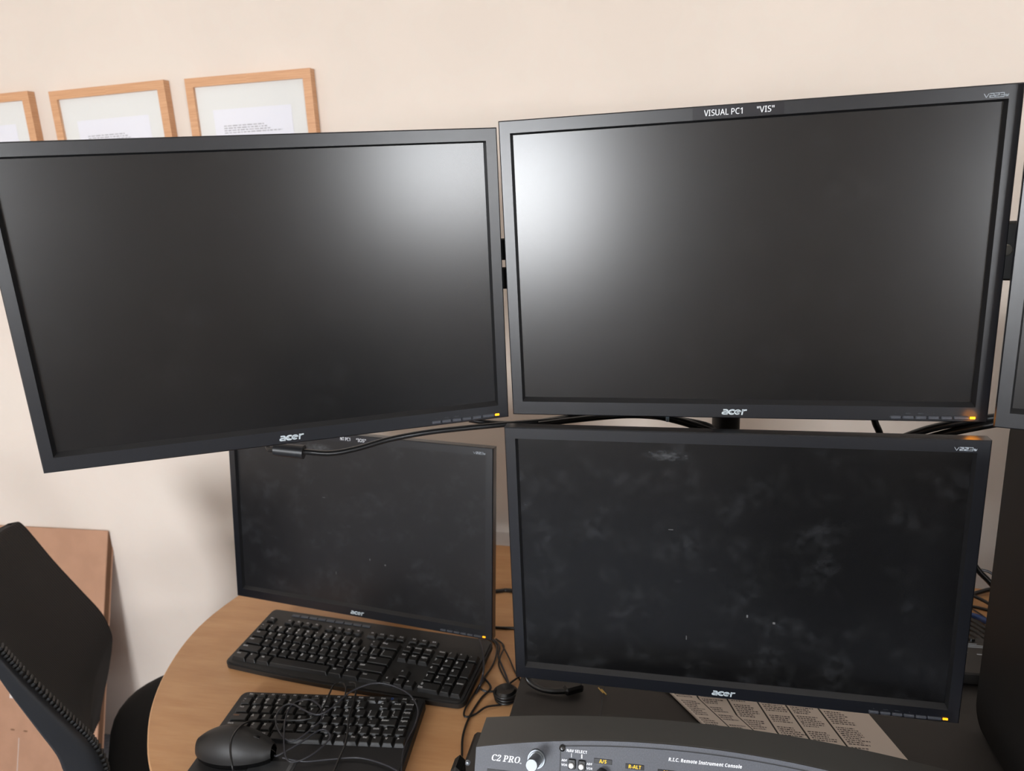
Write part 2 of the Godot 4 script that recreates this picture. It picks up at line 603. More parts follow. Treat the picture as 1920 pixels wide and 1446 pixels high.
func build_room() -> void:
	struct("floor", slab(SIDE_L - 0.15, SIDE_R + 0.15, -0.12, 0.0, WALL_Z - 0.15, REAR_Z + 0.15), "carpet")
	struct("ceiling", slab(SIDE_L - 0.15, SIDE_R + 0.15, CEIL_Y, CEIL_Y + 0.12, WALL_Z - 0.15, REAR_Z + 0.15), "ceiling_paint")
	struct("wall_front", slab(SIDE_L - 0.15, SIDE_R + 0.15, 0.0, CEIL_Y, WALL_Z - 0.15, WALL_Z), "wall_paint")
	struct("wall_left", slab(SIDE_L - 0.15, SIDE_L, 0.0, CEIL_Y, WALL_Z, REAR_Z), "wall_paint")
	struct("wall_right", slab(SIDE_R, SIDE_R + 0.15, 0.0, CEIL_Y, WALL_Z, REAR_Z), "wall_paint")
	# rear wall, pieced round the two window openings
	var st := st_new()
	var a: Array = WINDOWS[0]
	var b: Array = WINDOWS[1]
	var rects := [[SIDE_L - 0.15, SIDE_R + 0.15, 0.0, a[2]], [SIDE_L - 0.15, SIDE_R + 0.15, a[3], CEIL_Y], [SIDE_L - 0.15, a[0], a[2], a[3]], [a[1], b[0], a[2], a[3]], [b[1], SIDE_R + 0.15, a[2], a[3]]]
	for r in rects:
		cbox(st, Vector3(r[1] - r[0], r[3] - r[2], 0.15), 0.0003, off(Vector3((r[0] + r[1]) / 2, (r[2] + r[3]) / 2, REAR_Z + 0.075)))
	struct("wall_back", st.commit(), "wall_paint")
	var k := 1
	for w in WINDOWS:
		var o := Node3D.new()
		o.name = "window_%d" % k
		k += 1
		o.position = Vector3((w[0] + w[1]) / 2, w[2], REAR_Z + 0.08)
		add_child(o)
		o.set_meta("kind", "structure")
		var ww: float = w[1] - w[0]
		var hh: float = w[3] - w[2]
		for s in [-1, 1]:
			put(o, "frame_stile", box_mesh(Vector3(0.05, hh, 0.06), 0.004), "window_white", off(Vector3(s * (ww / 2 - 0.025), hh / 2, 0)))
		for y in [0.025, hh - 0.025]:
			put(o, "frame_rail", box_mesh(Vector3(ww - 0.1, 0.05, 0.06), 0.004), "window_white", off(Vector3(0, y, 0)))
		put(o, "pane", box_mesh(Vector3(ww - 0.1, hh - 0.1, 0.006), 0.0005), "window_glass", off(Vector3(0, hh / 2, 0)))
		put(o, "window_sill", box_mesh(Vector3(ww + 0.06, 0.03, 0.2), 0.004), "window_white", off(Vector3(0, -0.015, -0.1)))

# ---------------------------------------------------------------- table
func build_table() -> void:
	# outline measured along the visible edge: a rounded end, a nearly straight back
	var pts := [Vector2(0.66, -1.445), Vector2(0.15, -1.487), Vector2(-0.36, -1.53), Vector2(-0.55, -1.525), Vector2(-0.70, -1.475), Vector2(-0.80, -1.39), Vector2(-0.855, -1.29), Vector2(-0.879, -1.176), Vector2(-0.876, -1.084), Vector2(-0.853, -0.99), Vector2(-0.819, -0.909), Vector2(-0.776, -0.84), Vector2(-0.722, -0.775), Vector2(-0.64, -0.71), Vector2(-0.53, -0.655), Vector2(-0.40, -0.625), Vector2(-0.25, -0.615), Vector2(0.2, -0.575), Vector2(0.74, -0.53)]
	var curve := []
	for p in pts:
		curve.append(Vector3(p.x, 0, p.y))
	var poly := PackedVector2Array()
	for v in spline(curve, 4):
		poly.append(Vector2(v.x, -v.z))
	var t := thing("table", "light beech round-ended table carrying the keyboards and the console", "table", off(Vector3(0, TABLE_Y, 0)))
	var lay := Transform3D(Basis(Vector3.RIGHT, Vector3(0, 0, -1), Vector3.UP), Vector3.ZERO)
	var st := st_new()
	extrude(st, poly, -0.025, -0.0015, lay)
	put(t, "edge_band", st.commit(), "table_edge")
	st = st_new()
	var inner: PackedVector2Array = Geometry2D.offset_polygon(poly, -0.002)[0]
	extrude(st, inner, -0.0015, 0.0, lay)
	put(t, "table_top", st.commit(), "table_beech")
	for p in [Vector2(-0.62, -1.28), Vector2(-0.5, -0.86), Vector2(0.5, -1.33), Vector2(0.55, -0.7)]:
		st = st_new()
		tube(st, [Vector3(p.x, -TABLE_Y, p.y), Vector3(p.x, -0.025, p.y)], 0.025, 16)
		put(t, "leg", st.commit(), "table_metal")

# ---------------------------------------------------------------- monitors
const MW := 0.501
const MH := 0.3284
const OP := [-0.2381, 0.2381, -0.1482, 0.1509]   # opening x0 x1 y0 y1

func ring_face(st: SurfaceTool, o: Array, i: Array, zo: float, zi: float, out: Vector3) -> void:
	# frame between two rectangles [x0,x1,y0,y1] at two depths
	var A := [Vector3(o[0], o[2], zo), Vector3(o[1], o[2], zo), Vector3(o[1], o[3], zo), Vector3(o[0], o[3], zo)]
	var B := [Vector3(i[0], i[2], zi), Vector3(i[1], i[2], zi), Vector3(i[1], i[3], zi), Vector3(i[0], i[3], zi)]
	for k in 4:
		var j := (k + 1) % 4
		var mid: Vector3 = (A[k] + A[j] + B[k] + B[j]) / 4.0
		var o2 := out
		if out == Vector3.ZERO:      # outer wall
			o2 = Vector3(mid.x / 0.25, mid.y / 0.164, 0)
			o2 = Vector3(signf(mid.x), 0, 0.2) if absf(o2.x) > absf(o2.y) else Vector3(0, signf(mid.y), 0.2)
		elif out == Vector3.ONE:     # inner wall
			o2 = Vector3(mid.x / 0.25, mid.y / 0.164, 0)
			o2 = Vector3(-signf(mid.x), 0, 0.2) if absf(o2.x) > absf(o2.y) else Vector3(0, -signf(mid.y), 0.2)
		quad(st, A[k], A[j], B[j], B[k], o2)

func grow(r: Array, d: float) -> Array:
	return [r[0] - d, r[1] + d, r[2] - d, r[3] + d]

var bezel_mesh: ArrayMesh
var lip_mesh: ArrayMesh
var shell_mesh: ArrayMesh
var logo_mesh: ArrayMesh
var model_mesh: ArrayMesh
var screen_mesh: ArrayMesh

func monitor_meshes() -> void:
	var o := [-MW / 2, MW / 2, -MH / 2, MH / 2]
	var st := st_new()
	ring_face(st, grow(o, -0.0012), OP, 0.0, 0.0, Vector3.BACK)
	ring_face(st, o, grow(o, -0.0012), -0.0012, 0.0, Vector3.ZERO)
	ring_face(st, o, o, -0.016, -0.0012, Vector3.ZERO)
	ring_face(st, o, grow(o, -0.012), -0.016, -0.016, Vector3.FORWARD)
	bezel_mesh = st.commit()
	st = st_new()
	ring_face(st, OP, [OP[0] + 0.002, OP[1] - 0.002, OP[2] + 0.0042, OP[3] - 0.0018], 0.0, -0.0062, Vector3.ONE)
	lip_mesh = st.commit()
	st = st_new()
	cbox(st, Vector3(0.487, 0.314, 0.022), 0.006, off(Vector3(0, 0, -0.0265)))
	cbox(st, Vector3(0.36, 0.03, 0.23), 0.012, Transform3D(Basis(Vector3.RIGHT, Vector3(0, 0, -1), Vector3(0, 1, 0)), Vector3(0, 0, -0.051)), Vector2(0.02, 0.02))
	shell_mesh = st.commit()
	st = st_new()
	var r := grow(OP, -0.0003)
	var c := [[r[0], r[2], 0.0, 1.0], [r[0], r[3], 0.0, 0.0], [r[1], r[3], 1.0, 0.0], [r[1], r[2], 1.0, 1.0]]
	for k in [0, 1, 2, 0, 2, 3]:
		st.set_normal(Vector3.BACK)
		st.set_uv(Vector2(c[k][2], c[k][3]))
		st.add_vertex(Vector3(c[k][0], c[k][1], -0.0062))
	for k in [0, 2, 1, 0, 3, 2]:
		st.set_normal(Vector3.FORWARD)
		st.set_uv(Vector2(c[k][2], c[k][3]))
		st.add_vertex(Vector3(c[k][0], c[k][1], -0.0092))
	screen_mesh = st.commit()
	logo_mesh = logo()
	model_mesh = model_number()

func logo() -> ArrayMesh:
	# four rounded lower-case letters, leaning, 27 mm wide
	var st := st_new()
	var h := 0.0064
	var at := Transform3D(Basis(Vector3(1, 0, 0), Vector3(0.16, 1, 0), Vector3(0, 0, 1)), Vector3(-0.0136, -h / 2, 0))
	var w := 0.00165
	var e := w / 2
	var ell := func(cx: float, rx: float, a0: float, a1: float, n := 12) -> Array:
		var out := []
		for k in n + 1:
			var a: float = lerpf(a0, a1, float(k) / n)
			out.append(Vector2(cx + cos(a) * rx, h / 2 + sin(a) * (h / 2 - e)))
		return out
	# a: flat roof, right stem, closed bowl
	strokes(st, [[Vector2(0.0012, h - e), Vector2(0.0045, h - e), Vector2(0.0056, h - 0.0013), Vector2(0.0060, h - 0.0026), Vector2(0.0060, 0)]], w, 0.0002, at)
	strokes(st, [[Vector2(0.0062, e), Vector2(0.0022, e), Vector2(0.0010, e + 0.0005), Vector2(0.0009, e + 0.0014), Vector2(0.0018, e + 0.0022), Vector2(0.0060, e + 0.0025)]], w * 0.85, 0.0002, at)
	# c
	strokes(st, [ell.call(0.0110, 0.0034, 0.85, TAU - 0.85)], w, 0.0002, at)
	# e
	strokes(st, [ell.call(0.0168, 0.0031, 0.0, TAU - 0.75, 16)], w * 0.72, 0.0002, at)
	strokes(st, [[Vector2(0.0140, h / 2), Vector2(0.0198, h / 2 + 0.0003)]], w * 0.6, 0.0002, at)
	# r
	strokes(st, [[Vector2(0.0219, 0), Vector2(0.0219, h)]], w, 0.0002, at)
	strokes(st, [[Vector2(0.0219, h - 0.0024), Vector2(0.0230, h - 0.0011), Vector2(0.0244, h - e), Vector2(0.0262, h - e)]], w * 0.95, 0.0002, at)
	return st.commit()

func model_number() -> ArrayMesh:
	var st := st_new()
	var at := off(Vector3(-0.0103, -0.0019, 0))
	var w := 0.00044
	var h := 0.0037
	strokes(st, [[Vector2(0, h), Vector2(0.0021, 0.0003), Vector2(0.0042, h)]], w, 0.0002, at)
	for x in [0.0048, 0.0091]:
		strokes(st, [[Vector2(x, h), Vector2(x + 0.0036, h), Vector2(x + 0.0036, h / 2), Vector2(x + 0.0001, h / 2), Vector2(x + 0.0001, 0.0002), Vector2(x + 0.0038, 0.0002)]], w, 0.0002, at)
	strokes(st, [[Vector2(0.0133, h), Vector2(0.0169, h), Vector2(0.0169, 0.0002), Vector2(0.0132, 0.0002)]], w, 0.0002, at)
	strokes(st, [[Vector2(0.0138, h / 2), Vector2(0.0169, h / 2)]], w, 0.0002, at)
	strokes(st, [[Vector2(0.0176, h * 0.66), Vector2(0.0184, 0.0003), Vector2(0.0191, h * 0.6), Vector2(0.0198, 0.0003), Vector2(0.0206, h * 0.66)]], w * 0.85, 0.0002, at)
	return st.commit()

func monitor(at: Transform3D, label: String, screen_mat := "lcd", model := true) -> Node3D:
	var t := thing("monitor", label, "monitor", at, "wide black monitors")
	put(t, "bezel", bezel_mesh, "bezel")
	put(t, "screen_lip", lip_mesh, "lip")
	put(t, "screen", screen_mesh, screen_mat)
	put(t, "back_shell", shell_mesh, "shell")
	put(t, "logo", logo_mesh, "logo_silver", off(Vector3(0, -0.1569, 0)))
	if model:
		put(t, "model_number", model_mesh, "print_grey", off(Vector3(0.2272, 0.1546, 0)))
	var bt := box_mesh(Vector3(0.0110, 0.0036, 0.0034), 0.0010)
	var ic := ["=", "AUTO", "MENU", "<", ">"]
	for k in 5:
		var b := put(t, "button", bt, "button", off(Vector3(0.1633 + 0.01215 * k, -0.1597, 0.0004)))
		var _i := put(b, "button_mark", letters(ic[k], 0.0014, "Droid Sans", 400, 1.0, 0.0, 0.0001), "print_dim", off(Vector3(0, 0.0042, -0.0004)))
	put(t, "power_button", box_mesh(Vector3(0.0145, 0.0036, 0.0034), 0.0010), "button", off(Vector3(0.2256, -0.1594, 0.0004)))
	put(t, "power_light", box_mesh(Vector3(0.0052, 0.0026, 0.0014), 0.0004), "amber", off(Vector3(0.2362, -0.1592, 0.0006)))
	return t

func tape(t: Node3D, x0: float, x1: float, y0: float, y1: float, parts: Array) -> void:
	var tp := put(t, "label_tape", box_mesh(Vector3(x1 - x0, y1 - y0, 0.0003), 0.0001), "tape_black", off(Vector3((x0 + x1) / 2, (y0 + y1) / 2, 0.00015)))
	tp.set_meta("label", "black adhesive label strip with white capitals")
	for p in parts:
		put(tp, "lettering", letters(p[0], p[1], p[4] if p.size() > 4 else "Droid Sans", 400, p[3], 0.0, 0.0001), "print_white", off(Vector3(p[2] - (x0 + x1) / 2, 0, 0.00018)))

func build_monitors() -> void:
	monitor_meshes()
	var yaw := func(r: Vector3, u: Vector3, o: Vector3) -> Transform3D: return face(r, u, o)
	monitor(yaw.call(Vector3(0.8985, 0.0043, -0.439), Vector3(0.0157, 0.999, 0.042), Vector3(-0.4079, 1.4118, -0.7216)), "black wide monitor turned inwards, glare in one top corner, cable with ferrite hanging below", "lcd", false)
	var b := monitor(yaw.call(Vector3(0.9997, 0.0034, 0.0238), Vector3(-0.0035, 1.0, 0.0033), Vector3(0.0718, 1.42, -0.8222)), "black wide monitor with white-lettered VISUAL label tape on its upper bezel")
	tape(b, -0.0475, 0.0404, 0.1512, 0.1628, [["VISUAL PC1", 0.0058, -0.0170, 0.91], ["\"VIS\"", 0.0058, 0.0228, 0.96]])
	var led := OmniLight3D.new()
	led.name = "power_glow"
	led.light_color = Color(1.0, 0.6, 0.08)
	led.light_energy = 0.0004
	led.light_size = 0.002
	led.omni_range = 4.0
	led.shadow_enabled = true
	led.position = Vector3(0.2362, -0.1592, 0.004)
	b.add_child(led)
	monitor(yaw.call(Vector3(0.9996, -0.002, 0.0267), Vector3(0.0021, 1.0, -0.0033), Vector3(0.0669, 1.0835, -0.7927)), "black wide monitor with dusty screen directly below another, above the grey console", "lcd_dusty")
	var d := monitor(yaw.call(Vector3(0.9929, -0.0324, 0.1141), Vector3(0.0412, 0.9963, -0.0751), Vector3(-0.5224, 0.9665, -1.0988)), "black wide monitor standing on the table behind the full-size keyboard", "lcd_reflect_dusty")
	tape(d, -0.045, 0.034, 0.1512, 0.1612, [["NT PC1", 0.0056, -0.0125, 0.8], ["\"IOS\"", 0.0056, 0.0172, 1.0]])
	# its own stand: neck and oval foot on the table
	var inv := d.transform.affine_inverse()
	var st := st_new()
	var foot := Vector3(-0.50, TABLE_Y, -1.30)
	lathe(st, [[0.0, 0.0], [0.12, 0.0], [0.124, 0.004], [0.12, 0.010], [0.05, 0.018], [0.0, 0.019]], 40, inv * Transform3D(Basis.IDENTITY, foot), 0.8)
	put(d, "stand_base", st.commit(), "shell")
	st = st_new()
	cbox(st, Vector3(0.07, 0.20, 0.03), 0.008, inv * face(Vector3(0.9929, 0, 0.1141), Vector3(0.0, 0.93, 0.36), Vector3(-0.512, 0.83, -1.235)))
	put(d, "stand_neck", st.commit(), "shell")
	var a := deg_to_rad(20.0)
	var er := Vector3(cos(a), 0, sin(a))
	monitor(face(er, Vector3.UP, Vector3(0.322, 1.257 + MH / 2, -0.80) + er * MW / 2), "black wide monitor angled in beside the VISUAL one, above the black tower")

# ---------------------------------------------------------------- the post and rails that carry the upper screens
func build_monitor_stand() -> void:
	var t := thing("monitor_stand", "black steel monitor stand with post and twin rails behind the screens", "monitor stand", off(Vector3(0.0735, BASE_Y, -0.945)))
	var inv := t.transform.affine_inverse()
	var st := st_new()
	tube(st, [Vector3(0, 0.012, 0), Vector3(0, 0.72, 0)], 0.0172, 24)
	put(t, "post", st.commit(), "black_steel")
	put(t, "foot_plate", box_mesh(Vector3(0.10, 0.012, 0.09), 0.003, Vector3(0, 0.006, -0.06)), "black_steel")
	for y in [1.4425, 1.4075]:
		st = st_new()
		var pa: Vector3 = inv * Vector3(-0.36, y, -0.865)
		var pb: Vector3 = inv * Vector3(-0.197, y, -0.905)
		var pc: Vector3 = inv * Vector3(0.33, y, -0.905)
		var pd: Vector3 = inv * Vector3(0.50, y, -0.86)
		for q in [[pa, pb], [pb, pc], [pc, pd]]:
			var dv: Vector3 = q[1] - q[0]
			cbox(st, Vector3(dv.length() + 0.006, 0.0255, 0.012), 0.001, face(dv, Vector3.UP, (q[0] + q[1]) / 2.0))
		put(t, "rail", st.commit(), "black_steel")
	st = st_new()
	cbox(st, Vector3(0.06, 0.061, 0.014), 0.002, face(Vector3(0.97, 0, 0.25), Vector3.UP, inv * Vector3(0.36, 1.424, -0.893)))
	put(t, "hinge_plate", st.commit(), "black_steel")
	st = st_new()
	lathe(st, [[0.0, 0.0], [0.0065, 0.0], [0.0065, 0.004], [0.005, 0.006], [0.0, 0.0065]], 20, Transform3D(Basis(Vector3.RIGHT, Vector3(0, 0, 1), Vector3(0, -1, 0)), inv * Vector3(0.348, 1.426, -0.888)))
	put(t, "clamp_knob", st.commit(), "steel_knob")
	# mounting plates behind each screen
	for q in [[Vector3(-0.4388, 1.415, -0.785), Vector3(0.8985, 0, -0.439), Vector3(-0.36, 1.425, -0.86)], [Vector3(0.0735, 1.42, -0.8925), Vector3(1, 0, 0.02), Vector3(0.0735, 1.425, -0.905)], [Vector3(0.581, 1.421, -0.781), Vector3(0.94, 0, 0.342), Vector3(0.50, 1.425, -0.86)], [Vector3(0.0735, 1.083, -0.863), Vector3(1, 0, 0.02), Vector3(0.0735, 1.083, -0.91)]]:
		st = st_new()
		cbox(st, Vector3(0.12, 0.12, 0.006), 0.001, inv * face(q[1], Vector3.UP, q[0]))
		tube(st, [inv * q[0], inv * q[2]], 0.014, 12)
		put(t, "mounting_plate", st.commit(), "black_steel")

# ---------------------------------------------------------------- console
const PV := Vector3(0, -0.866, 0.5)
const PN := Vector3(0, 0.5, 0.866)
const C_X0 := -0.2104
const C_X1 := 0.33

func arch(x: float) -> float:
	return -0.0228 + 0.437 * (x - 0.018) * (x - 0.018)

func panel_at(x: float, v: float, lift := 0.0) -> Vector3:
	return Vector3(x, 0.9, -0.695) + PV * v + PN * lift

func panel_face(x: float, v: float, lift := 0.0) -> Transform3D:
	return Transform3D(Basis(Vector3.RIGHT, -PV, PN), panel_at(x, v, lift))

func build_console() -> void:
	var t := thing("flight_console", "grey instrument console with arched hood, white lettering and a silver lever knob", "console", off(Vector3(0.06, TABLE_Y, -0.66)))
	var inv := t.transform.affine_inverse()
	# sloping front panel with an arched upper edge
	var poly := PackedVector2Array()
	var n := 36
	for k in n + 1:
		var x := lerpf(C_X0, C_X1, float(k) / n)
		poly.append(Vector2(x, -arch(x)))
	poly.append(Vector2(C_X1, -0.193))
	poly.append(Vector2(C_X0, -0.193))
	var st := st_new()
	extrude(st, poly, -0.003, 0.0, inv * panel_face(0, 0))
	put(t, "front_panel", st.commit(), "panel_grey")
	# hood sweeping back over the arch
	st = st_new()
	var top := []
	var rows := []
	for k in n + 1:
		var x := lerpf(C_X0, C_X1, float(k) / n)
		var f := panel_at(x, arch(x), -0.0008)
		rows.append([inv * f, inv * (f + Vector3(0, 0.0003, -0.002)), inv * Vector3(x, f.y, -0.746), inv * Vector3(x, f.y - 0.004, -0.7475), inv * Vector3(x, TABLE_Y, -0.7475)])
		top.append(f)
	for k in n:
		for j in 4:
			quad(st, rows[k][j], rows[k + 1][j], rows[k + 1][j + 1], rows[k][j + 1], Vector3(0, 1, 0) if j < 3 else Vector3(0, 0, -1))
	for e in [0, n]:
		var o := Vector3(-1 if e == 0 else 1, 0, 0)
		var foot: Vector3 = inv * panel_at(top[e].x, 0.196, -0.0008)
		quad(st, rows[e][0], rows[e][2], rows[e][4], foot, o)
	put(t, "hood", st.commit(), "hood")
	# raised instrument plate, its groove, screws
	var plate := PackedVector2Array()
	var groove := PackedVector2Array()
	for k in 25:
		var x := lerpf(-0.113, 0.30, k / 24.0)
		plate.append(Vector2(x, -(arch(x) + 0.0053)))
	for k in 25:
		var x := lerpf(-0.1142, 0.3012, k / 24.0)
		groove.append(Vector2(x, -(arch(x) + 0.0043)))
	plate[0] += Vector2(0, -0.002)
	plate.insert(1, Vector2(-0.1115, -(arch(-0.1115) + 0.0053)))
	plate.append_array([Vector2(0.30, -0.17), Vector2(-0.113, -0.17)])
	groove.append_array([Vector2(0.3012, -0.1712), Vector2(-0.1142, -0.1712)])
	st = st_new()
	extrude(st, groove, 0.0, 0.0003, inv * panel_face(0, 0))
	var gp := put(t, "instrument_plate", st.commit(), "groove")
	st = st_new()
	extrude(st, plate, 0.0003, 0.0012, inv * panel_face(0, 0))
	put(gp, "plate_face", st.commit(), "panel_grey")
	for x in [-0.1118, 0.29]:
		st = st_new()
		lathe(st, [[0.0, 0.0022], [0.0018, 0.0021], [0.0033, 0.0012], [0.0036, 0.0], [0.0, 0.0]], 20, inv * panel_face(x, -0.0085 if x < 0 else 0.02, 0.0012) * Transform3D(Basis(Vector3.RIGHT, Vector3(0, 0, 1), Vector3(0, -1, 0)), Vector3.ZERO))
		put(t, "screw", st.commit(), "black_gloss")
	var words := [["C2 PRO", 0.0066, -0.1752, 0.0087, "Droid Serif", 700, 1.0, 0.22], ["TM", 0.0011, -0.1583, 0.0118, "Droid Sans", 700, 1.0, 0.0], ["NAV SELECT", 0.0029, -0.0957, -0.0067, "Droid Sans", 700, 1.0, 0.0], ["ADF", 0.0022, -0.1091, 0.0036, "Droid Sans", 700, 1.1, 0.0], ["VOR", 0.0022, -0.1089, 0.0082, "Droid Sans", 700, 1.1, 0.0], ["ADF", 0.0022, -0.0813, 0.0047, "Droid Sans", 700, 1.1, 0.0], ["VOR", 0.0022, -0.0811, 0.0092, "Droid Sans", 700, 1.1, 0.0], ["R.I.C. Remote Instrument Console", 0.0034, 0.0418, -0.0085, "Droid Sans", 700, 0.98, 0.2]]
	for w in words:
		put(t, "lettering", letters(w[0], w[1], w[4], w[5], w[6], w[7]), "print_white", inv * panel_face(w[2], w[3], 0.0013 if w[2] > -0.113 else 0.0001))
	# arrows above the two switches
	for q in [[-0.1014, 0.0006], [-0.09, 0.0013]]:
		st = st_new()
		cbox(st, Vector3(q[1], 0.0042, 0.0002), 0.00005, inv * panel_face(q[0], -0.0022, 0.0013))
		put(t, "marking_bar", st.commit(), "print_white")
	for q in [[-0.1005, 0.0064], [-0.0895, 0.0066]]:
		st = st_new()
		cbox(st, Vector3(0.0079, 0.0098, 0.003), 0.0006, inv * panel_face(q[0], q[1], 0.0022))
		var s := put(t, "rocker_switch", st.commit(), "black_gloss")
		st = st_new()
		lathe(st, [[0.0, 0.003], [0.0022, 0.0028], [0.0028, 0.002], [0.0029, 0.0], [0.0, 0.0]], 20, inv * panel_face(q[0] - 0.0006, q[1] + 0.0012, 0.0036) * Transform3D(Basis(Vector3.RIGHT, Vector3(0, 0, 1), Vector3(0, -1, 0)), Vector3.ZERO))
		put(s, "push_cap", st.commit(), "white_cap")
	for q in [["A/S", -0.0666, 0.0006, 0.0196], ["R-ALT", -0.0322, 0.0026, 0.0200], ["ADF", 0.0024, 0.0048, 0.0200]]:
		st = st_new()
		cbox(st, Vector3(q[3], 0.0050, 0.0008), 0.0002, inv * panel_face(q[1], q[2], 0.0015))
		var s := put(t, "indicator_plate", st.commit(), "display_black")
		put(s, "lettering", letters(q[0], 0.0035, "Droid Sans", 700, 1.05, 0.08), "print_yellow", inv * panel_face(q[1], q[2], 0.0020))
		st = st_new()
		lathe(st, [[0.0, 0.011], [0.0058, 0.011], [0.0064, 0.010], [0.0072, 0.0], [0.0, 0.0]], 28, inv * panel_face(q[1] - 0.0005, q[2] + 0.0138, 0.0012) * Transform3D(Basis(Vector3.RIGHT, Vector3(0, 0, 1), Vector3(0, -1, 0)), Vector3.ZERO))
		put(t, "rotary_knob", st.commit(), "black_gloss")
	# silver lever: collar on the panel and a round bar sticking out
	var up := Transform3D(Basis(Vector3.RIGHT, Vector3(0, 0, 1), Vector3(0, -1, 0)), Vector3.ZERO)
	st = st_new()
	lathe(st, [[0.0, 0.004], [0.0078, 0.004], [0.0082, 0.0032], [0.0098, 0.0032], [0.0102, 0.002], [0.0102, 0.0], [0.0, 0.0]], 36, inv * panel_face(-0.1404, 0.0055, 0.0) * up)
	var kn := put(t, "lever_collar", st.commit(), "aluminium")
	st = st_new()
	lathe(st, [[0.0, 0.030], [0.0060, 0.030], [0.0066, 0.0294], [0.0066, 0.0], [0.0, 0.0]], 32, inv * panel_face(-0.1404, 0.0058, 0.004) * up)
	put(kn, "lever_bar", st.commit(), "aluminium")
	st = st_new()
	cbox(st, Vector3(0.03, 0.004, 0.0008), 0.0002, inv * panel_face(-0.181, 0.0227, 0.0))
	put(t, "card_slot", st.commit(), "groove")
	# black clamp block on the console's flank
	st = st_new()
	cbox(st, Vector3(0.02, 0.13, 0.105), 0.004, inv * off(Vector3(-0.2215, 0.80, -0.712)))
	cbox(st, Vector3(0.012, 0.03, 0.03), 0.006, inv * off(Vector3(-0.232, 0.868, -0.69)))
	put(t, "flank_block", st.commit(), "black_gloss")
	st = st_new()
	lathe(st, [[0.0, 0.004], [0.0025, 0.003], [0.003, 0.0], [0.0, 0.0]], 16, inv * Transform3D(Basis(Vector3.RIGHT, Vector3(0, 0, 1), Vector3(0, -1, 0)), Vector3(-0.2165, 0.892, -0.680)))
	put(t, "flank_screw", st.commit(), "aluminium")

# ---------------------------------------------------------------- low platform, printed sheets, adapter
func build_base_unit() -> void:
	var t := thing("equipment_case", "low flat black equipment case on the table under the lower monitor", "case", off(Vector3(0.27, TABLE_Y, -0.93)))
	put(t, "case_body", box_mesh(Vector3(0.958, 0.082, 0.36), 0.003, Vector3(0, 0.047, 0)), "base_black")
	for x in [-0.44, 0.44]:
		for z in [-0.14, 0.14]:
			var st := st_new()
			lathe(st, [[0.0, 0.008], [0.014, 0.008], [0.015, 0.0], [0.0, 0.0]], 16, off(Vector3(x, 0, z)))
			put(t, "foot", st.commit(), "black_steel")
	put(t, "lid_seam", box_mesh(Vector3(0.0015, 0.0012, 0.356), 0.0003, Vector3(-0.356, 0.0884, 0)), "groove")
	# open printed sheet lying on the case
	var yp := BASE_Y + 0.0032
	var la := on_y(1262, 1303, yp)
	var lb := on_y(1298, 1338, yp)
	var ra := on_y(1640, 1352, yp)
	var rb := on_y(1698, 1420, yp)
	var sheet := thing("printed_sheet", "printed checklist sheet with dark column rules lying under the dusty monitor", "paper", off(Vector3(0.155, BASE_Y, -0.865)))
	var stp := st_new()
	var edge := func(p: Vector3, q: Vector3, z: float) -> Vector3: return p + (q - p) * ((z - p.z) / (q.z - p.z)) - sheet.position
	var ps := [edge.call(la, lb, -0.95), edge.call(ra, rb, -0.95), edge.call(ra, rb, -0.765), edge.call(la, lb, -0.765)]
	var uv := [Vector2(0, 0), Vector2(1, 0), Vector2(1, 1), Vector2(0, 1)]
	for k in [0, 1, 2, 0, 2, 3]:
		stp.set_normal(Vector3.UP)
		stp.set_uv(uv[k])
		stp.add_vertex(ps[k])
	for k in 4:
		var j := (k + 1) % 4
		stp.set_uv(Vector2(0.01, 0.01))
		var dn := Vector3(0, -0.0028, 0)
		quad(stp, ps[k], ps[j], ps[j] + dn, ps[k] + dn, (ps[k] + ps[j]) / 2.0 * Vector3(1, 0, 1))
	put(sheet, "sheets", stp.commit(), "manual_print")
	# flat adapter with white print near the tower
	var ad := thing("adapter_box", "small flat black adapter with white print between tower and dusty monitor", "adapter", off(Vector3(0.43, BASE_Y, -1.05)))
	put(ad, "adapter_body", box_mesh(Vector3(0.15, 0.018, 0.092), 0.002, Vector3(0, 0.009, 0)), "base_black")
	# rows of print too small to read
	for q in [[0.016, 0.0016, 0.008, -0.028], [0.030, 0.0018, 0.008, -0.024], [0.026, 0.0018, 0.009, -0.020], [0.008, 0.0022, -0.008, -0.006], [0.010, 0.0022, 0.012, -0.002], [0.011, 0.002, 0.010, 0.020], [0.009, 0.002, 0.011, 0.024]]:
		put(ad, "printed_line", box_mesh(Vector3(q[0], 0.0003, q[1]), 0.0001), "print_grey", off(Vector3(q[2], 0.01815, q[3])))
	var stk := st_new()
	lathe(stk, [[0.0, 0.004], [0.004, 0.004], [0.005, 0.0], [0.0, 0.0]], 14, off(Vector3(0.012, 0.018, -0.038)))
	put(ad, "adapter_screw", stk.commit(), "black_gloss")

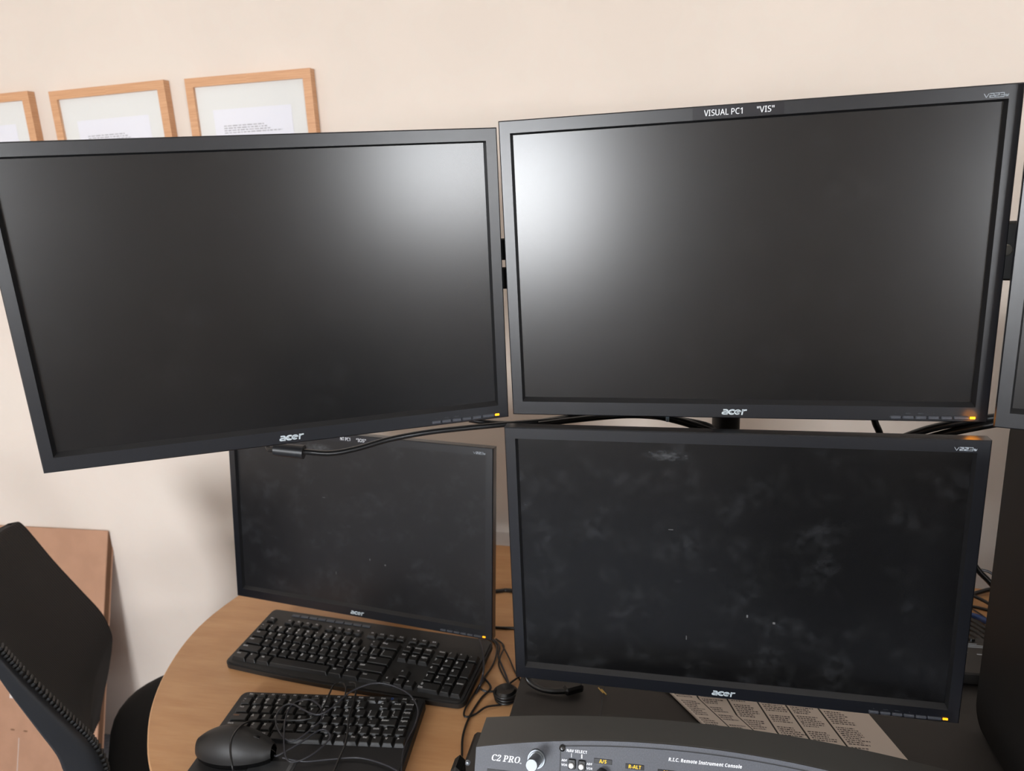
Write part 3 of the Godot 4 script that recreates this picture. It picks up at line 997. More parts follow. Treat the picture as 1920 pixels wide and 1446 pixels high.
func build_tower() -> void:
	var t := thing("computer_tower", "tall matte black computer tower standing on the low case beside the dusty monitor", "computer", off(Vector3(0.49, BASE_Y, -0.71)))
	var st := st_new()
	var lay := Transform3D(Basis(Vector3(0, 0, 1), Vector3.UP, Vector3(-1, 0, 0)), Vector3(0, 0.2125, 0))
	extrude(st, round_rect(0.43, 0.415, 0.028, 6), -0.095, 0.1, lay)
	put(t, "side_panels", st.commit(), "tower_black")
	st = st_new()
	cbox(st, Vector3(0.18, 0.39, 0.02), 0.006, off(Vector3(-0.002, 0.2125, 0.216)))
	var fr := put(t, "front_cover", st.commit(), "black_gloss")
	put(fr, "drive_door", box_mesh(Vector3(0.15, 0.042, 0.004), 0.001), "tower_black", off(Vector3(-0.002, 0.36, 0.227)))
	for z in [-0.15, 0.15]:
		for x in [-0.07, 0.07]:
			put(t, "foot", box_mesh(Vector3(0.03, 0.006, 0.03), 0.001, Vector3(x, 0.003, z)), "black_steel")

# unseen cupboard added past the tower to shade the wall and leads behind the case
func build_shade_cupboard() -> void:
	var t := thing("shade_cupboard", "added dark grey cupboard out of view past the black tower, shading the wall", "cupboard", off(Vector3(1.14, 0, -1.16)))
	put(t, "cupboard_body", box_mesh(Vector3(0.62, 1.24, 0.44), 0.004, Vector3(0, 0.64, 0)), "cupboard_grey")
	for s in [-1, 1]:
		var d := put(t, "door", box_mesh(Vector3(0.302, 1.2, 0.018), 0.003, Vector3(s * 0.154, 0.64, 0.229)), "cupboard_grey")
		put(d, "door_handle", box_mesh(Vector3(0.014, 0.12, 0.022), 0.004, Vector3(s * 0.03, 0.72, 0.248)), "steel_knob")
	put(t, "plinth", box_mesh(Vector3(0.58, 0.022, 0.40), 0.002, Vector3(0, 0.011, 0)), "black_steel")

# ---------------------------------------------------------------- keyboards
var cap_cache := {}

func key_mesh(w: float, d: float, h: float, txt: String, legend: String, second := "") -> ArrayMesh:
	var id := "%.4f|%.4f|%s|%s|%s" % [w, d, txt, legend, second]
	if cap_cache.has(id):
		return cap_cache[id]
	var st := st_new()
	cbox(st, Vector3(w - 0.0012, h, d - 0.0012), 0.0007, off(Vector3(0, h / 2, 0)), Vector2(0.0021, 0.0017))
	var mesh := st.commit()
	mesh.surface_set_material(0, M["key"])
	if txt != "":
		var long := txt.length() > 1
		var lm := letters(txt, 0.0030 if long else 0.0046, "Droid Sans", 700, 1.0, 0.0, 0.0001)
		var st2 := st_new()
		var lay := Transform3D(Basis(Vector3.RIGHT, Vector3(0, 0, -1), Vector3.UP), Vector3(0.0 if long and w < 0.022 else -w * 0.5 + 0.0055 + (0.0035 if long else 0.0), h + 0.00004, -d * 0.16))
		st2.append_from(lm, 0, lay)
		if second != "":
			st2.append_from(letters(second, 0.0040, "Droid Sans", 700, 1.0, 0.0, 0.0001), 0, Transform3D(lay.basis, Vector3(-w * 0.5 + 0.0055, h + 0.00004, d * 0.22)))
		st2.commit(mesh)
		mesh.surface_set_material(1, M[legend])
	cap_cache[id] = mesh
	return mesh

func put_key(parent: Node, x: float, z: float, w: float, d: float, h: float, y: float, txt: String, legend := "key_legend", second := "") -> void:
	var o := MeshInstance3D.new()
	o.name = "key"
	o.mesh = key_mesh(w, d, h, txt, legend, second)
	o.position = Vector3(x, y, z)
	parent.add_child(o, true)

# rows of [legend, width in units, second legend]; a name starting with "_" is a gap
func key_row(parent: Node, row: Array, x0: float, z: float, u: float, d: float, h: float, y: float) -> void:
	var x := x0
	for k in row:
		var w: float = k[1] * u
		if not (k[0] as String).begins_with("_"):
			put_key(parent, x + w / 2, z, w, d, h, y, k[0], k[3] if k.size() > 3 else "key_legend", k[2] if k.size() > 2 else "")
		x += w

func build_keyboards() -> void:
	# full-size keyboard in front of the standing monitor
	var yaw := -deg_to_rad(6.3)
	var tilt := deg_to_rad(6.5)
	var k1 := thing("keyboard", "full-size black keyboard with number pad below the standing monitor", "keyboard", Transform3D(Basis(Vector3.UP, yaw) * Basis(Vector3.RIGHT, tilt), Vector3(-0.523, TABLE_Y + 0.0092, -1.066)), "keyboards on the table")
	var poly := PackedVector2Array()
	for p in round_rect(0.448, 0.152, 0.012, 5):
		poly.append(p)
	var front := PackedVector2Array()
	for p in poly:
		var q := p
		if q.y < -0.055:
			q.y -= 0.007 * (1.0 - pow(absf(q.x) / 0.224, 2.0))
		front.append(q)
	# more points along the bowed front edge
	var bowed := PackedVector2Array()
	for i in front.size():
		bowed.append(front[i])
		var j := (i + 1) % front.size()
		if front[i].distance_to(front[j]) > 0.3 and front[i].y < 0:
			for s in range(1, 12):
				var x := lerpf(front[i].x, front[j].x, s / 12.0)
				bowed.append(Vector2(x, -0.076 - 0.007 * (1.0 - pow(absf(x) / 0.224, 2.0))))
	var st := st_new()
	var lay := Transform3D(Basis(Vector3.RIGHT, Vector3(0, 0, -1), Vector3.UP), Vector3.ZERO)
	extrude(st, bowed, 0.0, 0.0085, lay)
	extrude(st, Geometry2D.offset_polygon(bowed, -0.003)[0], 0.0085, 0.0115, lay)
	put(k1, "body", st.commit(), "keyboard_body")
	for x in [-0.18, 0.18]:
		put(k1, "riser_foot", box_mesh(Vector3(0.03, 0.016, 0.008), 0.001, Vector3(x, -0.0075, -0.062)), "keyboard_body_dark")
	var u := 0.01905
	var y := 0.0102
	var h := 0.0082
	var x0 := -0.2135
	var z0 := -0.0172
	var fr := [["Esc", 1.0], ["_", 1.0], ["F1", 1.0], ["F2", 1.0], ["F3", 1.0], ["F4", 1.0], ["_", 0.5], ["F5", 1.0], ["F6", 1.0], ["F7", 1.0], ["F8", 1.0], ["_", 0.5], ["F9", 1.0], ["F10", 1.0], ["F11", 1.0], ["F12", 1.0], ["_", 0.3], ["Prt", 1.0], ["Scr", 1.0], ["Brk", 1.0]]
	key_row(k1, fr, x0, z0 - u * 1.25, u, 0.0145, 0.006, y)
	var num := "1234567890-="
	var shift := "!@#$%^&*()_+"
	var row := [["~", 1.0, "`"]]
	for i in 12:
		row.append([shift[i], 1.0, num[i]])
	row.append(["Bksp", 2.0])
	row.append_array([["_", 0.3], ["Ins", 1.0], ["Home", 1.0], ["PgUp", 1.0], ["_", 0.3], ["Num", 1.0], ["/", 1.0], ["*", 1.0], ["-", 1.0]])
	key_row(k1, row, x0, z0, u, u, h, y)
	row = [["Tab", 1.5]]
	for c in "QWERTYUIOP":
		row.append([c, 1.0])
	row.append_array([["{", 1.0, "["], ["}", 1.0, "]"], ["|", 1.5, "\\"], ["_", 0.3], ["Del", 1.0], ["End", 1.0], ["PgDn", 1.0], ["_", 0.3], ["7", 1.0], ["8", 1.0], ["9", 1.0]])
	key_row(k1, row, x0, z0 + u, u, u, h, y)
	row = [["Caps", 1.75]]
	for c in "ASDFGHJKL":
		row.append([c, 1.0])
	row.append_array([[":", 1.0, ";"], ["\"", 1.0, "'"], ["Enter", 2.25], ["_", 3.6], ["4", 1.0], ["5", 1.0], ["6", 1.0]])
	key_row(k1, row, x0, z0 + u * 2, u, u, h, y)
	row = [["Shift", 2.25]]
	for c in "ZXCVBNM":
		row.append([c, 1.0])
	row.append_array([["<", 1.0, ","], [">", 1.0, "."], ["?", 1.0, "/"], ["Shift", 2.75], ["_", 1.3], ["^", 1.0], ["_", 1.3], ["1", 1.0], ["2", 1.0], ["3", 1.0]])
	key_row(k1, row, x0, z0 + u * 3, u, u, h, y)
	row = [["Ctrl", 1.5], ["*", 1.1], ["Alt", 1.4], ["", 6.0], ["Alt", 1.4], ["*", 1.6], ["Ctrl", 2.0], ["_", 0.3], ["<", 1.0], ["v", 1.0], [">", 1.0], ["_", 0.3], ["0", 2.0, "Ins"], [".", 1.0]]
	key_row(k1, row, x0, z0 + u * 4, u, u, h, y)
	var xr := x0 + u * 21.6
	put_key(k1, xr + u / 2, z0 + u * 1.5, u, u * 2, h, y, "+")
	put_key(k1, xr + u / 2, z0 + u * 3.5, u, u * 2, h, y, "Enter")
	for i in 9:
		put(k1, "media_key", box_mesh(Vector3(0.0165, 0.002, 0.006), 0.0006), "media_key", off(Vector3(-0.165 + i * 0.0185, 0.0122, -0.0625)))

	# compact keyboard with a palm rest and touchpad
	var k2 := thing("keyboard", "compact black keyboard with palm rest and touchpad, tangled cord on top", "keyboard", Transform3D(Basis(Vector3.UP, deg_to_rad(5.0)), Vector3(-0.511, TABLE_Y, -0.843)), "keyboards on the table")
	st = st_new()
	extrude(st, round_rect(0.304, 0.225, 0.01, 5), 0.0, 0.013, lay)
	extrude(st, round_rect(0.299, 0.22, 0.009, 5), 0.013, 0.0155, lay)
	put(k2, "body", st.commit(), "keyboard_body_dark")
	u = 0.0187
	y = 0.0145
	h = 0.0068
	x0 = -0.1405
	z0 = -0.083
	row = [["Esc", 0.97]]
	for i in 12:
		row.append(["F%d" % (i + 1), 0.97])
	row.append_array([["O", 0.97, "", "legend_blue"], ["Prt", 0.77], ["Scr", 0.77]])
	key_row(k2, row, x0, z0 - 0.0155, u, 0.0125, 0.005, y)
	row = [["~", 1.0, "`"]]
	for i in 12:
		row.append([shift[i], 1.0, num[i]])
	row.append_array([["Back", 1.15], ["Home", 0.95]])
	key_row(k2, row, x0, z0, u, u, h, y)
	row = [["Tab", 1.25]]
	for c in "QWERTYUIOP":
		row.append([c, 1.0])
	row.append_array([["{", 1.0, "["], ["}", 1.0, "]"], ["|", 0.9, "\\"], ["PgUp", 0.95]])
	key_row(k2, row, x0, z0 + u, u, u, h, y)
	row = [["Caps", 1.6, "", "legend_orange"]]
	for c in "ASDFGHJKL":
		row.append([c, 1.0])
	row.append_array([[":", 1.0, ";"], ["\"", 1.0, "'"], ["Enter", 1.55], ["PgDn", 0.95]])
	key_row(k2, row, x0, z0 + u * 2, u, u, h, y)
	row = [["Shift", 2.1]]
	for c in "ZXCVBNM":
		row.append([c, 1.0])
	row.append_array([["<", 1.0, ","], [">", 1.0, "."], ["?", 1.0, "/"], ["Shift", 1.05], ["^", 1.0], ["End", 0.95]])
	key_row(k2, row, x0, z0 + u * 3, u, u, h, y)
	row = [["Fn", 1.0], ["Ctrl", 1.2], ["*", 1.0], ["Alt", 1.1], ["", 4.3], ["v", 1.0], ["#", 1.0], ["Ins", 0.95], ["Del", 0.95], ["<", 0.95], ["v", 0.95], [">", 0.95]]
	key_row(k2, row, x0, z0 + u * 4, u, u, h, y)
	put(k2, "touchpad", box_mesh(Vector3(0.066, 0.0014, 0.05), 0.0005), "touchpad", off(Vector3(-0.032, 0.0158, 0.062)))
	put(k2, "scroll_strip", box_mesh(Vector3(0.0055, 0.0008, 0.044), 0.0003), "touchpad_strip", off(Vector3(-0.006, 0.0167, 0.062)))
	for s in [-1, 1]:
		put(k2, "touchpad_button", box_mesh(Vector3(0.032, 0.0024, 0.011), 0.0008), "key", off(Vector3(-0.032 + s * 0.0168, 0.0158, 0.094)))

# ---------------------------------------------------------------- mouse
func build_mouse() -> void:
	var nose := on_y(512, 1404, 0.762)
	var tail := on_y(372, 1391, 0.766)
	var ax := (nose - tail) * Vector3(1, 0, 1)
	var len := ax.length()
	var t := thing("mouse", "black optical mouse resting on the compact keyboard's palm rest", "mouse", face(ax, Vector3.UP, (nose + tail) / 2.0 * Vector3(1, 0, 1) + Vector3(0, TABLE_Y + 0.0157, 0)))
	# rounded hull: x along the mouse, cross sections from tail to nose
	var hull := func(scale: float, base: float) -> Array:
		var rows := []
		for i in 25:
			var f := i / 24.0
			var wx := 0.031 * pow(sin(PI * clampf(f * 0.94 + 0.03, 0.0, 1.0)), 0.42) * (1.0 - 0.10 * f)
			var hy := 0.041 * pow(sin(PI * clampf(f * 0.80 + 0.10, 0.0, 1.0)), 0.75) * (1.0 - 0.22 * f)
			var ring := []
			for k in 21:
				var a := PI * k / 20.0
				ring.append(Vector3((f - 0.5) * len, base + sin(a) * hy * scale, -cos(a) * wx * scale))
			rows.append(ring)
		return rows
	var st := st_new()
	grid(st, hull.call(1.0, 0.009), false, func(p: Vector3) -> Vector3: return Vector3(p.x * 0.4, p.y - 0.0085, p.z))
	put(t, "shell", st.commit(), "mouse_black")
	st = st_new()
	var low: Array = hull.call(1.0, 0.009)
	for i in 24:
		for s in [0, 20]:
			var a: Vector3 = low[i][s]
			var b: Vector3 = low[i + 1][s]
			var inn := Vector3(0.97, 1, 0.9)
			quad(st, a, b, b * inn * Vector3(1, 0, 1) + Vector3(0, 0.0005, 0), a * inn * Vector3(1, 0, 1) + Vector3(0, 0.0005, 0), Vector3(0, 0, a.z))
		quad(st, low[i][0] * Vector3(0.97, 0, 0.9), low[i + 1][0] * Vector3(0.97, 0, 0.9), low[i + 1][20] * Vector3(0.97, 0, 0.9), low[i][20] * Vector3(0.97, 0, 0.9), Vector3.DOWN)
	put(t, "underside", st.commit(), "black_gloss")
	st = st_new()
	lathe(st, [[0.0, -0.0035], [0.0095, -0.0035], [0.011, -0.0022], [0.011, 0.0022], [0.0095, 0.0035], [0.0, 0.0035]], 24, Transform3D(Basis(Vector3.RIGHT, Vector3(0, 0, 1), Vector3(0, -1, 0)), Vector3(len * 0.27, 0.026, 0)))
	put(t, "scroll_wheel", st.commit(), "black_gloss")

# ---------------------------------------------------------------- chair
func build_chair() -> void:
	var near_p := Vector3(-0.878, 0, -0.85)
	var far_p := Vector3(-1.148, 0, -1.2)
	var w := (far_p - near_p).normalized()
	var f := Vector3(-w.z, 0, w.x)
	var width := near_p.distance_to(far_p)
	var t := thing("office_chair", "black office chair with ribbed mesh backrest drawn up to the table end", "chair", off((near_p + far_p) / 2.0 + f * 0.2), "office chairs")
	var inv := t.transform.affine_inverse()
	var prof := [[-0.052, 0.455], [-0.046, 0.479], [-0.019, 0.561], [-0.003, 0.62], [0.0, 0.651], [-0.01, 0.70], [-0.039, 0.763], [-0.074, 0.838], [-0.109, 0.922], [-0.122, 0.945]]
	var pv := []
	for p in prof:
		pv.append(Vector3(p[0], p[1], 0))
	var line := spline(pv, 5)
	var surf := func(a: float, i: int, back: float) -> Vector3:   # a: 0 near side .. 1 far side
		var p: Vector3 = line[i]
		var hollow := 0.028 * (1.0 - pow(2.0 * a - 1.0, 2.0))
		var round_top := 0.0
		if i > line.size() - 8:
			round_top = -0.016 * pow((i - line.size() + 8.0) / 7.0, 2.0) * pow(absf(2.0 * a - 1.0), 4.0)
		return inv * (near_p + w * width * a + f * (p.x - hollow - back) + Vector3(0, p.y + round_top, 0))
	var nl := line.size()
	# the ribbed mesh cloth: two layers of upright cords
	for layer in 2:
		var st := st_new()
		var n := 58 if layer == 0 else 24
		for k in n:
			var a0 := (k + 0.12 * (1 - layer)) / n
			var a1 := a0 + (0.58 if layer == 0 else 1.0) / n
			for i in nl - 1:
				quad(st, surf.call(a0, i, layer * 0.0009), surf.call(a1, i, layer * 0.0009), surf.call(a1, i + 1, layer * 0.0009), surf.call(a0, i + 1, layer * 0.0009), f)
		var c := put(t, "mesh_cloth" if layer == 0 else "backing_cloth", st.commit(), "chair_mesh" if layer == 0 else "chair_backing")
		c.set_meta("label", "ribbed black mesh" if layer == 0 else "dark brownish backing cloth")
	# solid border behind the far side and along the top
	var st := st_new()
	for i in nl - 1:
		quad(st, surf.call(0.87, i, 0.010), surf.call(1.0, i, 0.004), surf.call(1.0, i + 1, 0.004), surf.call(0.87, i + 1, 0.010), f)
		quad(st, surf.call(0.87, i, 0.024), surf.call(1.0, i, 0.016), surf.call(1.0, i + 1, 0.016), surf.call(0.87, i + 1, 0.024), -f)
		quad(st, surf.call(1.0, i, 0.0), surf.call(1.0, i, 0.016), surf.call(1.0, i + 1, 0.016), surf.call(1.0, i + 1, 0.0), w)
	for k in 24:
		var a0 := k / 24.0
		var a1 := (k + 1) / 24.0
		quad(st, surf.call(a0, nl - 6, 0.004), surf.call(a1, nl - 6, 0.004), surf.call(a1, nl - 1, 0.004), surf.call(a0, nl - 1, 0.004), f)
		quad(st, surf.call(a0, nl - 1, 0.0), surf.call(a1, nl - 1, 0.0), surf.call(a1, nl - 1, 0.018), surf.call(a0, nl - 1, 0.018), Vector3.UP)
		quad(st, surf.call(a0, nl - 6, 0.018), surf.call(a1, nl - 6, 0.018), surf.call(a1, nl - 1, 0.018), surf.call(a0, nl - 1, 0.018), -f)
	put(t, "back_border", st.commit(), "chair_mesh")
	# near side rail: a deep plastic bar that follows the profile
	var rows := []
	for i in nl:
		var p: Vector3 = line[i]
		var q: Vector3 = line[mini(i + 1, nl - 1)] - line[maxi(i - 1, 0)]
		var tn := Vector2(q.x, q.y).normalized()
		var bk := Vector2(-tn.y, tn.x)          # backwards from the sitting side
		var deep := lerpf(0.052, 0.022, clampf((p.y - 0.68) / 0.2, 0.0, 1.0))
		var ring := []
		for c in [[-0.004, 0.0], [-0.004, 0.35], [-0.002, 0.85], [0.006, 1.0], [0.012, 0.9], [0.014, 0.4], [0.012, 0.0]]:
			var o: Vector2 = Vector2(p.x, p.y) + bk * deep * c[1]
			ring.append(inv * (near_p + w * c[0] + f * o.x + Vector3(0, o.y, 0)))
		rows.append(ring)
	st = st_new()
	var mid: Vector3 = inv * (near_p + w * 0.005)
	grid(st, rows, true, func(p: Vector3) -> Vector3:
		var d := p - mid
		return w * (d.dot(w) * 4.0) + f * 0.0001 if absf(d.dot(w)) > 0.004 else -f)
	put(t, "side_rail", st.commit(), "chair_frame")
	# toothed strip that clamps the cloth
	st = st_new()
	var total := 0.0
	for i in nl - 1:
		var a: Vector3 = surf.call(0.0, i, 0.0)
		var b: Vector3 = surf.call(0.0, i + 1, 0.0)
		var steps := maxi(1, int(round(a.distance_to(b) / 0.0075)))
		for s in steps:
			var c := a.lerp(b, (s + 0.5) / steps)
			cbox(st, Vector3(0.0048, 0.010, 0.016), 0.0012, face(b - a, f, c + w * 0.006 + f * 0.002))
		total += a.distance_to(b)
	put(t, "toothed_strip", st.commit(), "chair_trim")
	# seat cushion
	st = st_new()
	var seat_c: Vector3 = (near_p + far_p) / 2.0 + f * 0.235
	var srows := []
	for i in 15:
		var v := i / 14.0
		var ring := []
		for k in 40:
			var a := TAU * k / 40.0
			var ca := signf(cos(a)) * pow(absf(cos(a)), 0.55)
			var sa := signf(sin(a)) * pow(absf(sin(a)), 0.55)
			var shrink := pow(sin(PI * clampf(v, 0.0, 1.0)), 0.35) if v > 0.0 and v < 1.0 else 0.0
			ring.append(inv * (seat_c + f * ca * 0.26 * shrink + w * sa * 0.25 * shrink + Vector3(0, 0.455 + 0.08 * (0.5 - 0.5 * cos(PI * v)), 0)))
		srows.append(ring)
	var sc: Vector3 = inv * (seat_c + Vector3(0, 0.495, 0))
	grid(st, srows, true, func(p: Vector3) -> Vector3: return (p - sc) * Vector3(1, 8, 1))
	put(t, "seat", st.commit(), "chair_fabric")
	# carrier from seat to back, column, star base
	st = st_new()
	tube(st, spline([inv * (seat_c + Vector3(0, 0.42, 0)), inv * (seat_c - f * 0.24 + Vector3(0, 0.42, 0)), inv * (seat_c - f * 0.30 + Vector3(0, 0.47, 0)), inv * (seat_c - f * 0.318 + Vector3(0, 0.60, 0))], 6), 0.018, 12)
	put(t, "back_carrier", st.commit(), "chair_frame")
	st = st_new()
	tube(st, [inv * (seat_c + Vector3(0, 0.10, 0)), inv * (seat_c + Vector3(0, 0.43, 0))], 0.026, 20)
	put(t, "gas_column", st.commit(), "chair_trim")
	for k in 5:
		var dir := Vector3(cos(TAU * k / 5.0 + 0.3), 0, sin(TAU * k / 5.0 + 0.3))
		st = st_new()
		tube(st, [inv * (seat_c + Vector3(0, 0.11, 0)), inv * (seat_c + dir * 0.29 + Vector3(0, 0.065, 0))], 0.026, 10, 0.016)
		var leg := put(t, "base_arm", st.commit(), "chair_frame")
		st = st_new()
		lathe(st, [[0.0, -0.018], [0.024, -0.018], [0.028, -0.012], [0.028, 0.012], [0.024, 0.018], [0.0, 0.018]], 20, Transform3D(Basis(dir, dir.cross(Vector3.UP), Vector3.UP), inv * (seat_c + dir * 0.29 + Vector3(0, 0.028, 0))))
		put(leg, "caster", st.commit(), "chair_trim")

# unseen chair added below the viewer, giving the lower screen something dark to mirror
func add_unseen_chair() -> void:
	var c := get_node("office_chair").duplicate()
	c.name = unique("office_chair")
	add_child(c)
	c.transform = Transform3D(Basis(Vector3.UP, 0.913), Vector3(0.36, 0, 0.42))
	tag(c, "added black office chair out of view, dark reflection for the lower screen", "chair", "office chairs")

# ---------------------------------------------------------------- flat carton leaning on the wall
func build_carton() -> void:
	var foot_z := -1.402
	var h := 0.70
	var lean := asin((foot_z - WALL_Z - 0.002) / h)
	var t := thing("cardboard_carton", "flat brown cardboard carton leaning against the wall behind the chair", "carton", Transform3D(Basis(Vector3.RIGHT, -lean), Vector3(-1.84, 0.005, foot_z + 0.003)))
	var d := 0.045
	put(t, "front_sheet", box_mesh(Vector3(0.70, h, 0.004), 0.0008, Vector3(0, h / 2, 0.0)), "carton")
	put(t, "back_sheet", box_mesh(Vector3(0.70, h - 0.03, 0.004), 0.0008, Vector3(0, h / 2 + 0.01, -0.022)), "carton")
	for s in [-1, 1]:
		put(t, "side_flap", box_mesh(Vector3(0.004, h - 0.006, d - 0.025), 0.0008, Vector3(s * 0.3465, h / 2, -0.011)), "carton_edge")
	put(t, "top_flap", box_mesh(Vector3(0.69, 0.004, d - 0.025), 0.0008, Vector3(0, h - 0.004, -0.011)), "carton_edge")
	var s1 := put(t, "sticker", box_mesh(Vector3(0.027, 0.040, 0.0006), 0.0002, Vector3(0.079, 0.25, 0.0023)), "sticker_white")
	put(s1, "red_stripe", box_mesh(Vector3(0.005, 0.040, 0.0006), 0.0002, Vector3(0.088, 0.25, 0.0027)), "sticker_red")
	put(t, "sticker", box_mesh(Vector3(0.024, 0.026, 0.0006), 0.0002, Vector3(0.107, 0.246, 0.0023)), "sticker_green")
	put(t, "fold_seam", box_mesh(Vector3(0.0015, 0.12, 0.0005), 0.0001, Vector3(0.103, 0.066, 0.0022)), "sticker_white")
	for x in [0.081, 0.123]:
		put(t, "staple", box_mesh(Vector3(0.012, 0.003, 0.0012), 0.0003, Vector3(x, 0.146, 0.0024)), "carton_edge")

# ---------------------------------------------------------------- framed certificates
func picture(cx: float, top: float, roll: float, label: String) -> void:
	var w := 0.302
	var h := 0.40
	var b := 0.019
	var dp := 0.021
	var t := thing("picture_frame", label, "picture frame", Transform3D(Basis(Vector3.BACK, roll), Vector3(cx, top - h / 2, WALL_Z)), "framed certificates on the wall")
	for s in [-1, 1]:
		var st := st_new()
		var poly := PackedVector2Array([Vector2(s * w / 2, h / 2), Vector2(s * (w / 2 - b), h / 2 - b), Vector2(s * (w / 2 - b), -h / 2 + b), Vector2(s * w / 2, -h / 2)])
		extrude(st, poly, 0.0005, dp)
		put(t, "frame_stile", st.commit(), "frame_oak")
		st = st_new()
		poly = PackedVector2Array([Vector2(-w / 2, s * h / 2), Vector2(w / 2, s * h / 2), Vector2(w / 2 - b, s * (h / 2 - b)), Vector2(-w / 2 + b, s * (h / 2 - b))])
		extrude(st, poly, 0.0005, dp)
		put(t, "frame_rail", st.commit(), "frame_oak")
	put(t, "mount_board", box_mesh(Vector3(w - 2 * b + 0.004, h - 2 * b + 0.004, 0.003), 0.0005, Vector3(0, 0, 0.012)), "mat_board")
	var st2 := st_new()
	var pw := 0.19
	var ph := 0.262
	var y0 := h / 2 - 0.069 - ph
	var c := [Vector2(-pw / 2, y0), Vector2(-pw / 2, y0 + ph), Vector2(pw / 2, y0 + ph), Vector2(pw / 2, y0)]
	var uv := [Vector2(0, 1), Vector2(0, 0), Vector2(1, 0), Vector2(1, 1)]
	for k in [0, 1, 2, 0, 2, 3]:
		st2.set_normal(Vector3.BACK)
		st2.set_uv(uv[k])
		st2.add_vertex(Vector3(c[k].x, c[k].y, 0.0142))
	put(t, "printed_page", st2.commit(), "paper_print")
	put(t, "glazing", box_mesh(Vector3(w - 2 * b + 0.002, h - 2 * b + 0.002, 0.0015), 0.0002, Vector3(0, 0, 0.0165)), "frame_glass")

func build_frames() -> void:
	picture(-0.903, 1.79, 0.0, "oak-framed typed page on the wall nearest the pair of upper monitors' joint")
	picture(-1.2545, 1.790, deg_to_rad(0.8), "middle oak-framed typed page of the row of three on the wall")
	picture(-1.613, 1.792, deg_to_rad(0.6), "oak-framed typed page of the row, farthest from the black tower")

# ---------------------------------------------------------------- cables
func cord(n: String, label: String, pts: Array, r: float, m: String, group := "", per := 7, sides := 8) -> Node3D:
	var at: Vector3 = pts[0]
	var t := thing(n, label, "cable", off(at), group)
	var loc := []
	for p in pts:
		loc.append(p - at)
	var st := st_new()
	tube(st, spline(loc, per), r, sides)
	put(t, "cord", st.commit(), m)
	return t

func yy(list: Array) -> Array:      # [u, v, y] triples to points
	var out := []
	for p in list:
		out.append(on_y(p[0], p[1], p[2]))
	return out

func zz(list: Array) -> Array:
	var out := []
	for p in list:
		out.append(on_z(p[0], p[1], p[2]))
	return out

